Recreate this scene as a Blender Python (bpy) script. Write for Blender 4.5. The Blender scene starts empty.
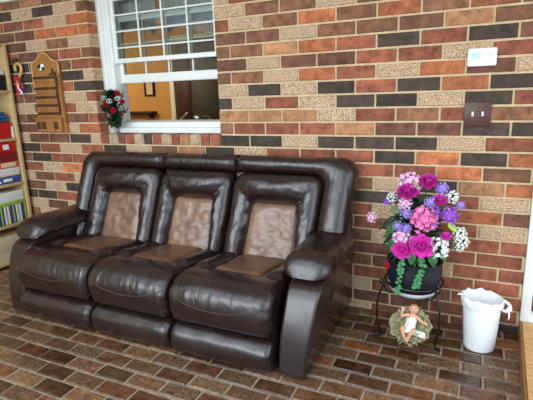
import bpy, bmesh, math, random
from mathutils import Vector, Matrix, noise
PI = math.pi
rnd = random.Random(7)
scn = bpy.context.scene
COL = scn.collection
scn.view_settings.view_transform = 'Standard'

# ------------------------------------------------------------------ camera
CAM = Vector((0.0, -2.72228, 1.39802))
CR = Vector((0.90764798, 0.41844291, -0.03287375))
CU = Vector((-0.06744889, 0.22270942, 0.9725488))
CW = Vector((-0.41427744, 0.88051465, -0.23036526))
FPX = 453.37
cd = bpy.data.cameras.new('camera'); co = bpy.data.objects.new('camera', cd); COL.objects.link(co)
cd.sensor_fit = 'HORIZONTAL'; cd.sensor_width = 36.0; cd.lens = FPX / 533 * 36
M = Matrix((CR, CU, -CW)).transposed().to_4x4(); M.translation = CAM
co.matrix_world = M; cd.clip_start = 0.05
scn.camera = co

def at(px, py, ax, val):
    """point on the world plane axis=val seen at a given place of the photograph (used to measure the place)"""
    d = CR * ((px - 266.5) / FPX) + CU * ((200 - py) / FPX) + CW
    t = (val - CAM[ax]) / d[ax]
    return CAM + d * t

# ------------------------------------------------------------------ materials
def lin(c):
    return tuple(((x / 255) / 12.92 if x / 255 <= .04045 else (((x / 255) + .055) / 1.055) ** 2.4) for x in c) + (1,)

def new_mat(name):
    m = bpy.data.materials.new(name); m.use_nodes = True
    return m, m.node_tree.nodes, m.node_tree.links, m.node_tree.nodes['Principled BSDF']

def mat(name, rgb, rough=.5, var=.12, vscale=14, bump=0.0, bscale=60, metal=0, spec=.5, coat=0, emit=None, stretch=None, rgb2=None, sss=0, detail=4):
    m, N, L, b = new_mat(name)
    b.inputs['Roughness'].default_value = rough
    b.inputs['Metallic'].default_value = metal
    b.inputs['Specular IOR Level'].default_value = spec
    b.inputs['Coat Weight'].default_value = coat
    tc = N.new('ShaderNodeTexCoord'); mp = N.new('ShaderNodeMapping')
    L.new(tc.outputs['Object'], mp.inputs['Vector'])
    if stretch: mp.inputs['Scale'].default_value = stretch
    n = N.new('ShaderNodeTexNoise'); n.inputs['Scale'].default_value = vscale; n.inputs['Detail'].default_value = detail
    L.new(mp.outputs[0], n.inputs['Vector'])
    r = N.new('ShaderNodeValToRGB')
    c = lin(rgb)
    c2 = lin(rgb2) if rgb2 else None
    if c2:
        r.color_ramp.elements[0].color = c; r.color_ramp.elements[1].color = c2
    else:
        r.color_ramp.elements[0].color = tuple(x * (1 - var) for x in c[:3]) + (1,)
        r.color_ramp.elements[1].color = tuple(min(1, x * (1 + var)) for x in c[:3]) + (1,)
    r.color_ramp.elements[0].position = .3; r.color_ramp.elements[1].position = .7
    L.new(n.outputs['Fac'], r.inputs['Fac']); L.new(r.outputs['Color'], b.inputs['Base Color'])
    if bump:
        n2 = N.new('ShaderNodeTexNoise'); n2.inputs['Scale'].default_value = bscale; n2.inputs['Detail'].default_value = 6
        L.new(mp.outputs[0], n2.inputs['Vector'])
        bp = N.new('ShaderNodeBump'); bp.inputs['Strength'].default_value = bump; bp.inputs['Distance'].default_value = .01
        L.new(n2.outputs['Fac'], bp.inputs['Height']); L.new(bp.outputs[0], b.inputs['Normal'])
    if emit:
        b.inputs['Emission Color'].default_value = lin(emit[0]); b.inputs['Emission Strength'].default_value = emit[1]
    return m

def leather(name, rgb, rough, wr=.35):
    m, N, L, b = new_mat(name)
    b.inputs['Roughness'].default_value = rough
    b.inputs['Specular IOR Level'].default_value = .62
    b.inputs['Coat Weight'].default_value = .3; b.inputs['Coat Roughness'].default_value = .22
    tc = N.new('ShaderNodeTexCoord')
    big = N.new('ShaderNodeTexNoise'); big.inputs['Scale'].default_value = 7; big.inputs['Detail'].default_value = 5; big.inputs['Distortion'].default_value = .6
    L.new(tc.outputs['Object'], big.inputs['Vector'])
    c = lin(rgb)
    r = N.new('ShaderNodeValToRGB')
    r.color_ramp.elements[0].position = .3; r.color_ramp.elements[1].position = .75
    r.color_ramp.elements[0].color = tuple(x * .75 for x in c[:3]) + (1,)
    r.color_ramp.elements[1].color = tuple(x * 1.3 for x in c[:3]) + (1,)
    L.new(big.outputs['Fac'], r.inputs['Fac']); L.new(r.outputs['Color'], b.inputs['Base Color'])
    # creases: stretched, distorted noise
    mp = N.new('ShaderNodeMapping'); mp.inputs['Scale'].default_value = (1.6, 1.0, .8)
    L.new(tc.outputs['Object'], mp.inputs['Vector'])
    n1 = N.new('ShaderNodeTexNoise'); n1.inputs['Scale'].default_value = 9; n1.inputs['Detail'].default_value = 3; n1.inputs['Distortion'].default_value = 1.4
    L.new(mp.outputs[0], n1.inputs['Vector'])
    b1 = N.new('ShaderNodeBump'); b1.inputs['Strength'].default_value = wr; b1.inputs['Distance'].default_value = .02
    L.new(n1.outputs['Fac'], b1.inputs['Height'])
    v = N.new('ShaderNodeTexVoronoi'); v.inputs['Scale'].default_value = 260
    L.new(tc.outputs['Object'], v.inputs['Vector'])
    b2 = N.new('ShaderNodeBump'); b2.inputs['Strength'].default_value = .12; b2.inputs['Distance'].default_value = .002
    L.new(v.outputs['Distance'], b2.inputs['Height']); L.new(b1.outputs[0], b2.inputs['Normal'])
    L.new(b2.outputs[0], b.inputs['Normal'])
    rr = N.new('ShaderNodeMapRange'); rr.inputs['To Min'].default_value = rough - .06; rr.inputs['To Max'].default_value = rough + .1
    L.new(big.outputs['Fac'], rr.inputs['Value']); L.new(rr.outputs[0], b.inputs['Roughness'])
    return m

def brick_mat(name, rough, bump, grain, mottle, gloss_var=0.0):
    """per-brick colour from the mesh attribute Col; its alpha says how speckled that brick is"""
    m, N, L, b = new_mat(name)
    at_ = N.new('ShaderNodeAttribute'); at_.attribute_name = 'Col'
    tc = N.new('ShaderNodeTexCoord')
    n = N.new('ShaderNodeTexNoise'); n.inputs['Scale'].default_value = 14; n.inputs['Detail'].default_value = 8; n.inputs['Roughness'].default_value = .72
    L.new(tc.outputs['Object'], n.inputs['Vector'])
    mr = N.new('ShaderNodeMapRange'); mr.inputs['From Min'].default_value = .36; mr.inputs['From Max'].default_value = .64
    mr.inputs['To Min'].default_value = 1 - mottle; mr.inputs['To Max'].default_value = 1 + mottle
    L.new(n.outputs['Fac'], mr.inputs['Value'])
    mul = N.new('ShaderNodeVectorMath'); mul.operation = 'SCALE'
    L.new(at_.outputs['Color'], mul.inputs[0]); L.new(mr.outputs[0], mul.inputs['Scale'])
    sp = N.new('ShaderNodeTexNoise'); sp.inputs['Scale'].default_value = grain; sp.inputs['Detail'].default_value = 2
    L.new(tc.outputs['Object'], sp.inputs['Vector'])
    ramp = N.new('ShaderNodeValToRGB'); e = ramp.color_ramp.elements
    e[0].position = .38; e[0].color = lin((142, 98, 74)); e[1].position = .64; e[1].color = lin((222, 200, 168))
    k = e.new(.47); k.color = lin((182, 146, 114)); k = e.new(.54); k.color = lin((204, 174, 140))
    L.new(sp.outputs['Fac'], ramp.inputs['Fac'])
    mix = N.new('ShaderNodeMix'); mix.data_type = 'RGBA'
    L.new(at_.outputs['Alpha'], mix.inputs['Factor']); L.new(mul.outputs[0], mix.inputs['A']); L.new(ramp.outputs['Color'], mix.inputs['B'])
    L.new(mix.outputs['Result'], b.inputs['Base Color'])
    b.inputs['Roughness'].default_value = rough
    if gloss_var:
        r2 = N.new('ShaderNodeMapRange'); r2.inputs['To Min'].default_value = rough - gloss_var; r2.inputs['To Max'].default_value = rough + gloss_var
        L.new(n.outputs['Fac'], r2.inputs['Value']); L.new(r2.outputs[0], b.inputs['Roughness'])
    n2 = N.new('ShaderNodeTexNoise'); n2.inputs['Scale'].default_value = 55; n2.inputs['Detail'].default_value = 6
    L.new(tc.outputs['Object'], n2.inputs['Vector'])
    bp = N.new('ShaderNodeBump'); bp.inputs['Strength'].default_value = bump; bp.inputs['Distance'].default_value = .006
    L.new(n2.outputs['Fac'], bp.inputs['Height']); L.new(bp.outputs[0], b.inputs['Normal'])
    return m

def glass_mat(name):
    m, N, L, b = new_mat(name)
    N.remove(b); out = [x for x in N if x.type == 'OUTPUT_MATERIAL'][0]
    t = N.new('ShaderNodeBsdfTransparent'); g = N.new('ShaderNodeBsdfGlossy'); g.inputs['Roughness'].default_value = .01
    t.inputs['Color'].default_value = (.66, .70, .67, 1)
    fr = N.new('ShaderNodeFresnel'); fr.inputs['IOR'].default_value = 1.7
    mx = N.new('ShaderNodeMixShader')
    L.new(fr.outputs[0], mx.inputs[0]); L.new(t.outputs[0], mx.inputs[1]); L.new(g.outputs[0], mx.inputs[2]); L.new(mx.outputs[0], out.inputs[0])
    return m

MT = {}
MT['brick'] = brick_mat('wall brick', .85, .7, 170, .48)
MT['mortar'] = mat('mortar', (208, 184, 144), .95, .15, 20, .5, 80)
MT['paver'] = brick_mat('floor brick', .25, .7, 60, .62, .12)
MT['floor_mortar'] = mat('floor mortar', (158, 142, 122), .7, .3, 15, .5, 60)
MT['dark'] = leather('dark brown leather', (38, 23, 20), .26, .30)
MT['dark_smooth'] = leather('dark brown leather smooth', (41, 27, 24), .26, .12)
MT['tan'] = leather('tan leather', (126, 93, 72), .36, .25)
MT['tan_seat'] = leather('tan seat leather', (104, 70, 50), .4, .2)
MT['seam'] = mat('leather seam', (70, 52, 46), .5, .1)
MT['black_plastic'] = mat('black plastic', (22, 20, 20), .4, .1)
MT['white_paint'] = mat('white paint', (232, 236, 230), .4, .03, 5)
MT['soffit'] = mat('soffit paint', (225, 225, 215), .6, .04, 5)
MT['wood'] = mat('pale pine', (206, 176, 122), .55, .1, 6, .1, 40, stretch=(1, 1, 6))
MT['plaque'] = mat('varnished pine', (164, 112, 58), .4, .22, 5, .12, 30, stretch=(8, 1, 1))
MT['plaque_dark'] = mat('dark stained wood', (74, 46, 26), .5, .2)
MT['plaque_light'] = mat('pale pine edge', (205, 160, 96), .45, .12)
MT['white'] = mat('white plastic', (248, 250, 250), .35, .02)
MT['bag'] = mat('white bag film', (244, 247, 250), .35, .03, 20, .3, 30)
MT['lcd'] = mat('lcd', (176, 226, 214), .25, .04)
MT['grey'] = mat('grey print', (120, 124, 128), .5, .05)
MT['brown_plate'] = mat('brown switch plate', (78, 42, 30), .4, .15, 20)
MT['iron'] = mat('black wrought iron', (16, 16, 17), .4, .15, 40, .1)
MT['pot'] = mat('black planter', (26, 30, 38), .5, .25, 30, .3, 40)
MT['green'] = mat('leaf green', (58, 104, 52), .5, .35, 25)
MT['dkgreen'] = mat('dark leaf green', (30, 56, 32), .55, .4, 25)
MT['olive'] = mat('olive leaf', (104, 112, 64), .55, .25, 25)
MT['ivy'] = mat('ivy green', (46, 122, 64), .5, .35, 40)
MT['magenta'] = mat('magenta petal', (230, 62, 186), .6, .3, 60)
MT['deep_magenta'] = mat('deep magenta petal', (206, 48, 160), .6, .3, 60)
MT['pink'] = mat('pink petal', (240, 132, 190), .6, .2, 60)
MT['pale_pink'] = mat('pale pink petal', (244, 194, 222), .6, .15, 60)
MT['lilac'] = mat('lilac petal', (172, 148, 222), .6, .2, 60)
MT['purple'] = mat('purple petal', (168, 96, 208), .6, .25, 60)
MT['white_petal'] = mat('white petal', (236, 240, 232), .6, .06, 60)
MT['red_petal'] = mat('red petal', (190, 32, 42), .6, .25, 60)
MT['yellow_green'] = mat('bud green', (160, 190, 80), .6, .2, 60)
MT['skin'] = mat('painted skin', (218, 164, 132), .5, .08, 30)
MT['hair'] = mat('painted hair', (176, 132, 84), .6, .2, 60)
MT['cloth'] = mat('painted white cloth', (226, 226, 218), .6, .08, 30)
MT['straw'] = mat('green gold straw', (112, 114, 86), .6, .3, 60, .4, 80, rgb2=(172, 160, 112))
MT['cradle'] = mat('dark cradle wood', (82, 46, 30), .6, .3, 30)
MT['eye'] = mat('painted eye', (30, 20, 16), .4, .1)
MT['bamboo'] = mat('bamboo boards', (196, 148, 88), .45, .2, 3, .1, 20, stretch=(1.5, 30, 1), rgb2=(226, 184, 124))
MT['bamboo_edge'] = mat('bamboo edge', (140, 98, 56), .6, .2, 8)
MT['door_wood'] = mat('red brown door', (126, 62, 34), .4, .2, 6, stretch=(10, 1, 1))
MT['plaster'] = mat('left wall plaster', (176, 160, 132), .8, .06, 4)
MT['yellow_wall'] = mat('mustard wall', (206, 158, 92), .7, .06, 3)
MT['maroon'] = mat('maroon door', (60, 16, 15), .5, .15, 6)
MT['dark_int'] = mat('dark interior wood', (24, 15, 14), .5, .2)
MT['int_floor'] = mat('kitchen floor', (120, 90, 60), .5, .1)
MT['int_white'] = mat('kitchen ceiling', (220, 215, 200), .7, .03)
MT['lace'] = mat('grey lace curtain', (206, 208, 202), .8, .12, 30)
MT['steel'] = mat('brushed steel', (200, 205, 208), .25, .04, metal=1)
MT['glass'] = glass_mat('window glass')
MT['paper'] = mat('white paper', (232, 232, 226), .6, .04)
MT['red_box'] = mat('red box', (206, 30, 32), .4, .1, 8)
MT['dark_red'] = mat('dark red box', (130, 22, 36), .45, .15, 8)
MT['blue'] = mat('blue cloth', (34, 92, 150), .6, .2, 20)
MT['box_blue'] = mat('blue box', (44, 86, 150), .45, .15, 8)
MT['orange'] = mat('orange box', (214, 92, 44), .45, .1, 8)
MT['black_box'] = mat('black box', (24, 24, 28), .5, .1)
MT['lime'] = mat('lime stripe', (150, 190, 70), .6, .08)
MT['navy'] = mat('navy stripe', (36, 44, 110), .6, .08)
MT['violet'] = mat('violet stripe', (120, 70, 130), .6, .08)
MT['cream'] = mat('cream', (214, 196, 160), .6, .06)
MT['teal'] = mat('teal print', (60, 130, 150), .5, .06)
MT['vase'] = mat('frosted vase', (186, 186, 178), .2, .12, 20)
MT['twig'] = mat('red brown twig', (110, 56, 40), .6, .2)

# ------------------------------------------------------------------ object helpers
def tag(o, label=None, cat=None, group=None, kind=None):
    if label: o['label'] = label
    if cat: o['category'] = cat
    if group: o['group'] = group
    if kind: o['kind'] = kind
    return o
def empty(name, loc=(0, 0, 0), label=None, cat=None, group=None, kind=None):
    o = bpy.data.objects.new(name, None); COL.objects.link(o); o.location = loc; o.empty_display_size = .1
    return tag(o, label, cat, group, kind)
def obj(name, verts, faces, m, parent=None, smooth=True, sharp=40, fmat=None):
    me = bpy.data.meshes.new(name); me.from_pydata([tuple(v) for v in verts], [], faces)
    for x in (m if isinstance(m, list) else [m]): me.materials.append(x)
    if fmat:
        for p, i in zip(me.polygons, fmat): p.material_index = i
    bm = bmesh.new(); bm.from_mesh(me); bmesh.ops.recalc_face_normals(bm, faces=bm.faces); bm.to_mesh(me); bm.free()
    if smooth:
        me.polygons.foreach_set('use_smooth', [True] * len(me.polygons))
        if sharp < 180: me.set_sharp_from_angle(angle=math.radians(sharp))
    o = bpy.data.objects.new(name, me); COL.objects.link(o)
    if parent:
        o.parent = parent
        # vertices are given in world space: move them into the parent's frame
        pm = parent.matrix_basis.copy()
        q = parent
        while q.parent: q = q.parent; pm = q.matrix_basis @ pm
        me.transform(pm.inverted())
    return o

class MB:
    def __init__(s): s.v = []; s.f = []; s.mi = []; s.cur = 0
    def add(s, v, f):
        n = len(s.v); s.v += [Vector(x) for x in v]; s.f += [tuple(i + n for i in q) for q in f]; s.mi += [s.cur] * len(f); return s
    def box(s, x0, x1, y0, y1, z0, z1):
        v = [(x, y, z) for z in (z0, z1) for y in (y0, y1) for x in (x0, x1)]
        return s.add(v, [(0, 2, 3, 1), (4, 5, 7, 6), (0, 1, 5, 4), (2, 6, 7, 3), (0, 4, 6, 2), (1, 3, 7, 5)])
    def rbox(s, x0, x1, y0, y1, z0, z1, r=.004, seg=2, xf=None):
        bm = bmesh.new(); bmesh.ops.create_cube(bm, size=1)
        for v in bm.verts:
            v.co = Vector(((x0 + x1) / 2 + v.co.x * (x1 - x0), (y0 + y1) / 2 + v.co.y * (y1 - y0), (z0 + z1) / 2 + v.co.z * (z1 - z0)))
        bmesh.ops.bevel(bm, geom=list(bm.edges), offset=r, segments=seg, affect='EDGES', profile=.5)
        bm.verts.index_update()
        vs = [(xf @ v.co if xf else v.co.copy()) for v in bm.verts]; fs = [tuple(q.index for q in f.verts) for f in bm.faces]
        bm.free(); return s.add(vs, fs)
    def tube(s, pts, r, n=8, closed=False, cap=True):
        pts = [Vector(p) for p in pts]; R = r if isinstance(r, (list, tuple)) else [r] * len(pts)
        rows = []; up = None
        for i, p in enumerate(pts):
            a = pts[i - 1] if (i > 0 or closed) else p; b = pts[(i + 1) % len(pts)] if (i < len(pts) - 1 or closed) else p
            t = (b - a).normalized()
            if up is None:
                up = Vector((0, 0, 1)) if abs(t.z) < .9 else Vector((1, 0, 0))
            e1 = (up - t * up.dot(t)).normalized(); e2 = t.cross(e1); up = e1
            rows.append([p + (e1 * math.cos(2 * PI * k / n) + e2 * math.sin(2 * PI * k / n)) * R[i] for k in range(n)])
        v = [x for q in rows for x in q]; f = []
        m = len(rows)
        for i in range(m if closed else m - 1):
            for k in range(n):
                f.append((i * n + k, i * n + (k + 1) % n, ((i + 1) % m) * n + (k + 1) % n, ((i + 1) % m) * n + k))
        if not closed and cap: f += [tuple(range(n - 1, -1, -1)), tuple((m - 1) * n + k for k in range(n))]
        return s.add(v, f)
    def lathe(s, prof, c=(0, 0, 0), n=28, caps=True, xf=None):
        c = Vector(c); v = []
        for r, z in prof:
            for k in range(n):
                p = Vector((r * math.cos(2 * PI * k / n), r * math.sin(2 * PI * k / n), z))
                v.append((xf @ p if xf else p) + c)
        f = []
        for i in range(len(prof) - 1):
            for k in range(n): f.append((i * n + k, i * n + (k + 1) % n, (i + 1) * n + (k + 1) % n, (i + 1) * n + k))
        if caps: f += [tuple(range(n - 1, -1, -1)), tuple((len(prof) - 1) * n + k for k in range(n))]
        return s.add(v, f)
    def ball(s, c, r, n=10, xf=None):
        c = Vector(c); r = Vector(r) if not isinstance(r, (int, float)) else Vector((r, r, r))
        bm = bmesh.new(); bmesh.ops.create_uvsphere(bm, u_segments=n, v_segments=max(4, n * 2 // 3), radius=1); bm.verts.index_update()
        v = []
        for q in bm.verts:
            p = Vector((q.co.x * r.x, q.co.y * r.y, q.co.z * r.z)); v.append((xf @ p if xf else p) + c)
        f = [tuple(q.index for q in g.verts) for g in bm.faces]; bm.free()
        return s.add(v, f)
    def grid(s, rows, closed=False):
        n = len(rows[0]); v = [x for r in rows for x in r]; f = []
        for i in range(len(rows) - 1):
            for k in range(n if closed else n - 1):
                f.append((i * n + k, i * n + (k + 1) % n, (i + 1) * n + (k + 1) % n, (i + 1) * n + k))
        return s.add(v, f)
    def prism(s, outline, axis, a, b):
        """outline in the other two axes, extruded along axis from a to b"""
        def P(u, w, t):
            return {0: (t, u, w), 1: (u, t, w), 2: (u, w, t)}[axis]
        n = len(outline); v = [P(u, w, a) for u, w in outline] + [P(u, w, b) for u, w in outline]
        f = [tuple(range(n - 1, -1, -1)), tuple(range(n, 2 * n))] + [(i, (i + 1) % n, n + (i + 1) % n, n + i) for i in range(n)]
        return s.add(v, f)
    def build(s, name, m, parent=None, smooth=True, sharp=40):
        return obj(name, s.v, s.f, m, parent, smooth, sharp, s.mi if isinstance(m, list) else None)

def smoothpath(pts, k=6):
    """Catmull-Rom through points"""
    P = [Vector(p) for p in pts]; out = []
    for i in range(len(P) - 1):
        a = P[i - 1] if i else P[0] * 2 - P[1]; b = P[i]; c = P[i + 1]; d = P[i + 2] if i + 2 < len(P) else P[-1] * 2 - P[-2]
        for j in range(k):
            t = j / k
            out.append(.5 * ((2 * b) + (c - a) * t + (2 * a - 5 * b + 4 * c - d) * t * t + (3 * b - a - 3 * c + d) * t ** 3))
    out.append(P[-1]); return out

# ================================================================== THE SETTING
H0 = 1.952; CS = 0.082594; MOD = 0.2379; X0 = -0.2035      # course height, brick module, joint of even courses
OPX0, OPX1, OPZ0, OPZ1 = -2.715, -1.615, H0 - 11 * CS, 2.17
DX0, DX1, DZ0, DZ1 = .283, 1.25, .0, 2.12
CODE = {'R': (150, 86, 62), 'O': (184, 108, 68), 'B': (130, 88, 62), 'M': (118, 76, 58), 'D': (74, 60, 50), 'S': (196, 168, 134), 'T': (172, 118, 78)}
ROWS = {-3: [(-15, 'BTBB')], -2: [(-15, 'DSDSB')], -1: [(-15, 'MRSO')], 0: [(-15, 'BMOOO'), (-6, 'SBBSBBB')], 1: [(-15, 'MSBSR'), (-7, 'RSBOBOBR')],
 2: [(-14, 'MRRB'), (-6, 'BMSBBBTB')], 3: [(-15, 'DBBR'), (-7, 'BBTORDRDM')], 4: [(-14, 'DRDS'), (-6, 'MSMMRRSR')], 5: [(-15, 'DBOD'), (-7, 'BBSORSOMS')],
 6: [(-14, 'MBSR'), (-6, 'SDSDRDOD')], 7: [(-15, 'SMRS'), (-7, 'DSRSDDSDR')], 8: [(-14, 'MBMR'), (-6, 'TTTSRBRB')], 9: [(-15, 'MBSO'), (-7, 'BRRRTMMDD')],
 10: [(-15, 'SMMDS'), (-6, 'DDSDDDSR')], 11: [(-15, 'DRSRDSBTDSRRRDODO')], 12: [(-15, 'BDRR'), (-2, 'RROB')], 13: [(-15, 'RSO'), (-3, 'BSDTO')],
 14: [(-15, 'SMRS'), (-2, 'DDRS')], 15: [(-15, 'MSD'), (-3, 'RSROM')], 16: [(-15, 'DDR'), (-2, 'RRRS')], 17: [(-15, 'SMS'), (-3, 'BSBRR')],
 18: [(-15, 'BSO'), (-2, 'MMRR')], 19: [(-3, 'BMSRR')], 20: [(-2, 'RMRR')], 21: [(-3, 'SMBRR')], 22: [(-2, 'MMMR')], 23: [(-3, 'SMMM')]}
BMAP = {}
for k, segs in ROWS.items():
    for n0, s in segs:
        for i, ch in enumerate(s): BMAP[(k, n0 + i)] = ch

def chamfer_box(V, F, x0, x1, z0, z1, yf, yb, c, jit):
    """a brick: front face at yf with chamfered rim, back at yb (wall bricks face -y)"""
    n = len(V)
    j = lambda: rnd.uniform(-jit, jit)
    V += [(x0 + c + j(), yf, z0 + c + j()), (x1 - c + j(), yf, z0 + c + j()), (x1 - c + j(), yf, z1 - c + j()), (x0 + c + j(), yf, z1 - c + j()),
          (x0, yf + c, z0), (x1, yf + c, z0), (x1, yf + c, z1), (x0, yf + c, z1),
          (x0, yb, z0), (x1, yb, z0), (x1, yb, z1), (x0, yb, z1)]
    F += [tuple(n + i for i in q) for q in [(0, 1, 2, 3), (4, 5, 1, 0), (5, 6, 2, 1), (6, 7, 3, 2), (7, 4, 0, 3), (8, 9, 5, 4), (9, 10, 6, 5), (10, 11, 7, 6), (11, 8, 4, 7)]]
    return 9

def colour_mesh(o, cols):
    a = o.data.color_attributes.new('Col', 'FLOAT_COLOR', 'CORNER')
    i = 0; buf = []
    for p, c in zip(o.data.polygons, cols):
        buf += list(c) * p.loop_total
    a.data.foreach_set('color', buf)

def brick_colour(code):
    c = CODE[code]; f = rnd.uniform(.88, 1.1)
    l = lin(tuple(min(255, x * f) for x in c))
    return (l[0], l[1], l[2], 1.0 if code == 'S' and rnd.random() < .9 else (.75 if code == 'S' else (.12 if code == 'T' else 0.0)))

V = []; F = []; C = []
JT = .0062
for k in range(-5, 24):
    z1 = H0 - k * CS - JT; z0 = H0 - (k + 1) * CS + JT
    z0 = max(z0, .0)
    off = X0 + (MOD / 2 if k % 2 else 0)
    for n in range(-19, 13):
        xa, xb = off + MOD * n + JT, off + MOD * (n + 1) - JT
        code = BMAP.get((k, n)) or rnd.choice('RRRBBMMDSOT')
        if xa < -3.96: xa = -3.96
        spans = [(xa, xb)]
        for (h0, h1, v0, v1) in ((OPX0, OPX1, OPZ0, OPZ1), (DX0, DX1, DZ0, DZ1)):
            if z1 > v0 + .01 and z0 < v1 - .01:
                ns = []
                for a, b in spans:
                    if b <= h0 or a >= h1: ns.append((a, b)); continue
                    if a < h0: ns.append((a, h0))
                    if b > h1: ns.append((h1, b))
                spans = ns
        for a, b in spans:
            if b - a < .02: continue
            nf = chamfer_box(V, F, a, b, z0, z1, rnd.uniform(-.0015, .0025), .098, .004, .0012)
            C += [brick_colour(code)] * nf
# soldier bricks laid on edge under the window
codes = 'RSMRSDRSRTSRR'
w = (OPX1 - OPX0) / 13
for i in range(13):
    nf = chamfer_box(V, F, OPX0 + i * w + .005, OPX0 + (i + 1) * w - .005, OPZ0 + .005, 1.126, rnd.uniform(-.003, .002), .14, .004, .0012)
    c = brick_colour(codes[i]); C += [c if codes[i] != 'S' else c[:3] + (.35,)] * nf
nb = len(F)
mb = MB(); ym = .009
def mort(x0, x1, z0, z1): mb.box(x0, x1, ym, .1, z0, z1)
mort(-3.96, OPX0 - .003, 0, 2.34); mort(OPX0 - .003, OPX1 + .003, 0, 1.118); mort(OPX0 - .003, OPX1 + .003, OPZ1, 2.34)
mort(OPX1 + .003, DX0 - .002, 0, 2.34); mort(DX0 - .002, DX1 + .002, DZ1 + .005, 2.34); mort(DX1 + .002, 2.6, 0, 2.34)
n = len(V); V += [tuple(v) for v in mb.v]; F += [tuple(i + n for i in q) for q in mb.f]
wall = obj('wall_back', V, F, [MT['brick'], MT['mortar']], None, False, fmat=[0] * nb + [1] * (len(F) - nb))
colour_mesh(wall, C + [(.5, .4, .3, 0)] * (len(F) - nb)); wall['kind'] = 'structure'

# floor pavers
V = []; F = []; C = []
PM, PR = .2052, .1035
FC = [(130, 82, 46), (112, 70, 42), (142, 84, 46), (100, 66, 42), (134, 92, 52), (116, 72, 44), (146, 84, 54), (108, 70, 44), (120, 84, 48)]
for r in range(0, 46):
    ya, yb = -r * PR + .02, -(r + 1) * PR + .02
    off = -.104 + (0 if r % 2 else PM / 2)
    for i in range(-19, 14):
        xa, xb = off + i * PM, off + (i + 1) * PM
        if xb < -3.95: continue
        g = .0058; h = rnd.uniform(-.0015, .0015); c = .006
        x0, x1, y0, y1 = xa + g, xb - g, yb + g, ya - g
        n = len(V); j = lambda: rnd.uniform(-.002, .002)
        V += [(x0 + c + j(), y0 + c + j(), h + j() * .4), (x1 - c + j(), y0 + c + j(), h + j() * .4), (x1 - c + j(), y1 - c + j(), h + j() * .4), (x0 + c + j(), y1 - c + j(), h + j() * .4),
              (x0, y0, -.006), (x1, y0, -.006), (x1, y1, -.006), (x0, y1, -.006), (x0, y0, -.04), (x1, y0, -.04), (x1, y1, -.04), (x0, y1, -.04)]
        F += [tuple(n + q for q in f) for f in [(0, 1, 2, 3), (4, 5, 1, 0), (5, 6, 2, 1), (6, 7, 3, 2), (7, 4, 0, 3), (8, 9, 5, 4), (9, 10, 6, 5), (10, 11, 7, 6), (11, 8, 4, 7)]]
        cc = rnd.choice(FC); f = rnd.uniform(.56, .90); l = lin(tuple(x * f for x in cc))
        C += [(l[0], l[1], l[2], rnd.choice((0, .04, .1, .16)))] * 9
nb = len(F); n = len(V)
V += [(-3.96, .02, -.007), (2.9, .02, -.007), (2.9, -4.8, -.007), (-3.96, -4.8, -.007), (-3.96, .02, -.05), (2.9, .02, -.05), (2.9, -4.8, -.05), (-3.96, -4.8, -.05)]
F += [tuple(n + q for q in f) for f in [(0, 1, 2, 3), (4, 7, 6, 5), (0, 4, 5, 1), (1, 5, 6, 2), (2, 6, 7, 3), (3, 7, 4, 0)]]
floor = obj('floor', V, F, [MT['paver'], MT['floor_mortar']], None, False, fmat=[0] * nb + [1] * 6)
colour_mesh(floor, C + [(.3, .3, .3, 0)] * 6); floor['kind'] = 'structure'

tag(MB().box(-4.06, -3.96, -4.8, .1, -.05, 2.34).build('wall_left', MT['plaster'], smooth=False), kind='structure')
tag(MB().box(-4.06, 2.9, -1.7, .1, 2.34, 2.42).build('ceiling', MT['soffit'], smooth=False), kind='structure')
tag(MB().box(-3.96, 2.6, -.05, -.004, 2.175, 2.34).build('trim_1', MT['soffit'], smooth=False), kind='structure')

# ---------------------------------------------------------------- window
win = empty('window_1', (-2.165, .14, 1.13), kind='structure')
FX0, FX1, FY0 = OPX0 + .004, OPX1 - .004, .10
m = MB()
for a, b, y0 in ((FX0, FX0 + .040, .10), (FX0 + .040, FX0 + .075, .112), (FX0 + .075, FX0 + .112, .105)):   # stepped left jamb
    m.rbox(a, b, y0, .24, 1.13, 2.17, .004)
m.rbox(FX1 - .05, FX1, .10, .24, 1.13, 2.17, .004)
m.rbox(FX0, FX1, .103, .238, 2.135, 2.168, .004)
m.build('window_frame', MT['white_paint'], win)
m = MB(); m.prism([(.085, 1.128), (.085, 1.165), (.105, 1.172), (.11, 1.205), (.13, 1.212), (.25, 1.215), (.25, 1.128)], 0, FX0 + .09, FX1 - .001)
m.build('window_sill', MT['white_paint'], win, True, 30)
SX0, SX1 = FX0 + .112, FX1 - .05
def sash(name, y0, y1, z0, z1, brail, trail, stile, bars_z):
    m = MB()
    m.rbox(SX0, SX1, y0, y1, z0, z0 + brail, .004); m.rbox(SX0, SX1, y0, y1, z1 - trail, z1, .004)
    m.rbox(SX0, SX0 + stile, y0, y1, z0 + brail - .003, z1 - trail + .003, .004); m.rbox(SX1 - stile, SX1, y0, y1, z0 + brail - .003, z1 - trail + .003, .004)
    s = m.build(name, MT['white_paint'], win)
    g0, g1 = SX0 + stile, SX1 - stile; yc = (y0 + y1) / 2
    mm = MB()
    for i in (1, 2, 3):
        x = g0 + (g1 - g0) * i / 4; mm.rbox(x - .0065, x + .0065, yc - .009, yc + .009, z0 + brail - .003, z1 - trail + .003, .003)
    for z in bars_z: mm.rbox(g0 - .003, g1 + .003, yc - .0085, yc + .0085, z - .006, z + .006, .003)
    mm.build('muntins', MT['white_paint'], s)
    MB().grid([[(g0 - .004, yc, z0 + brail - .004), (g1 + .004, yc, z0 + brail - .004)], [(g0 - .004, yc, z1 - trail + .004), (g1 + .004, yc, z1 - trail + .004)]]).build('pane', MT['glass'], s, False)
sash('upper_sash', .125, .158, 1.655, 2.14, .034, .035, .03, (1.768, 1.886, 2.004))
sash('lower_sash', .168, .205, 1.505, 2.005, .066, .045, .036, (1.685, 1.80, 1.90))
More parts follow.
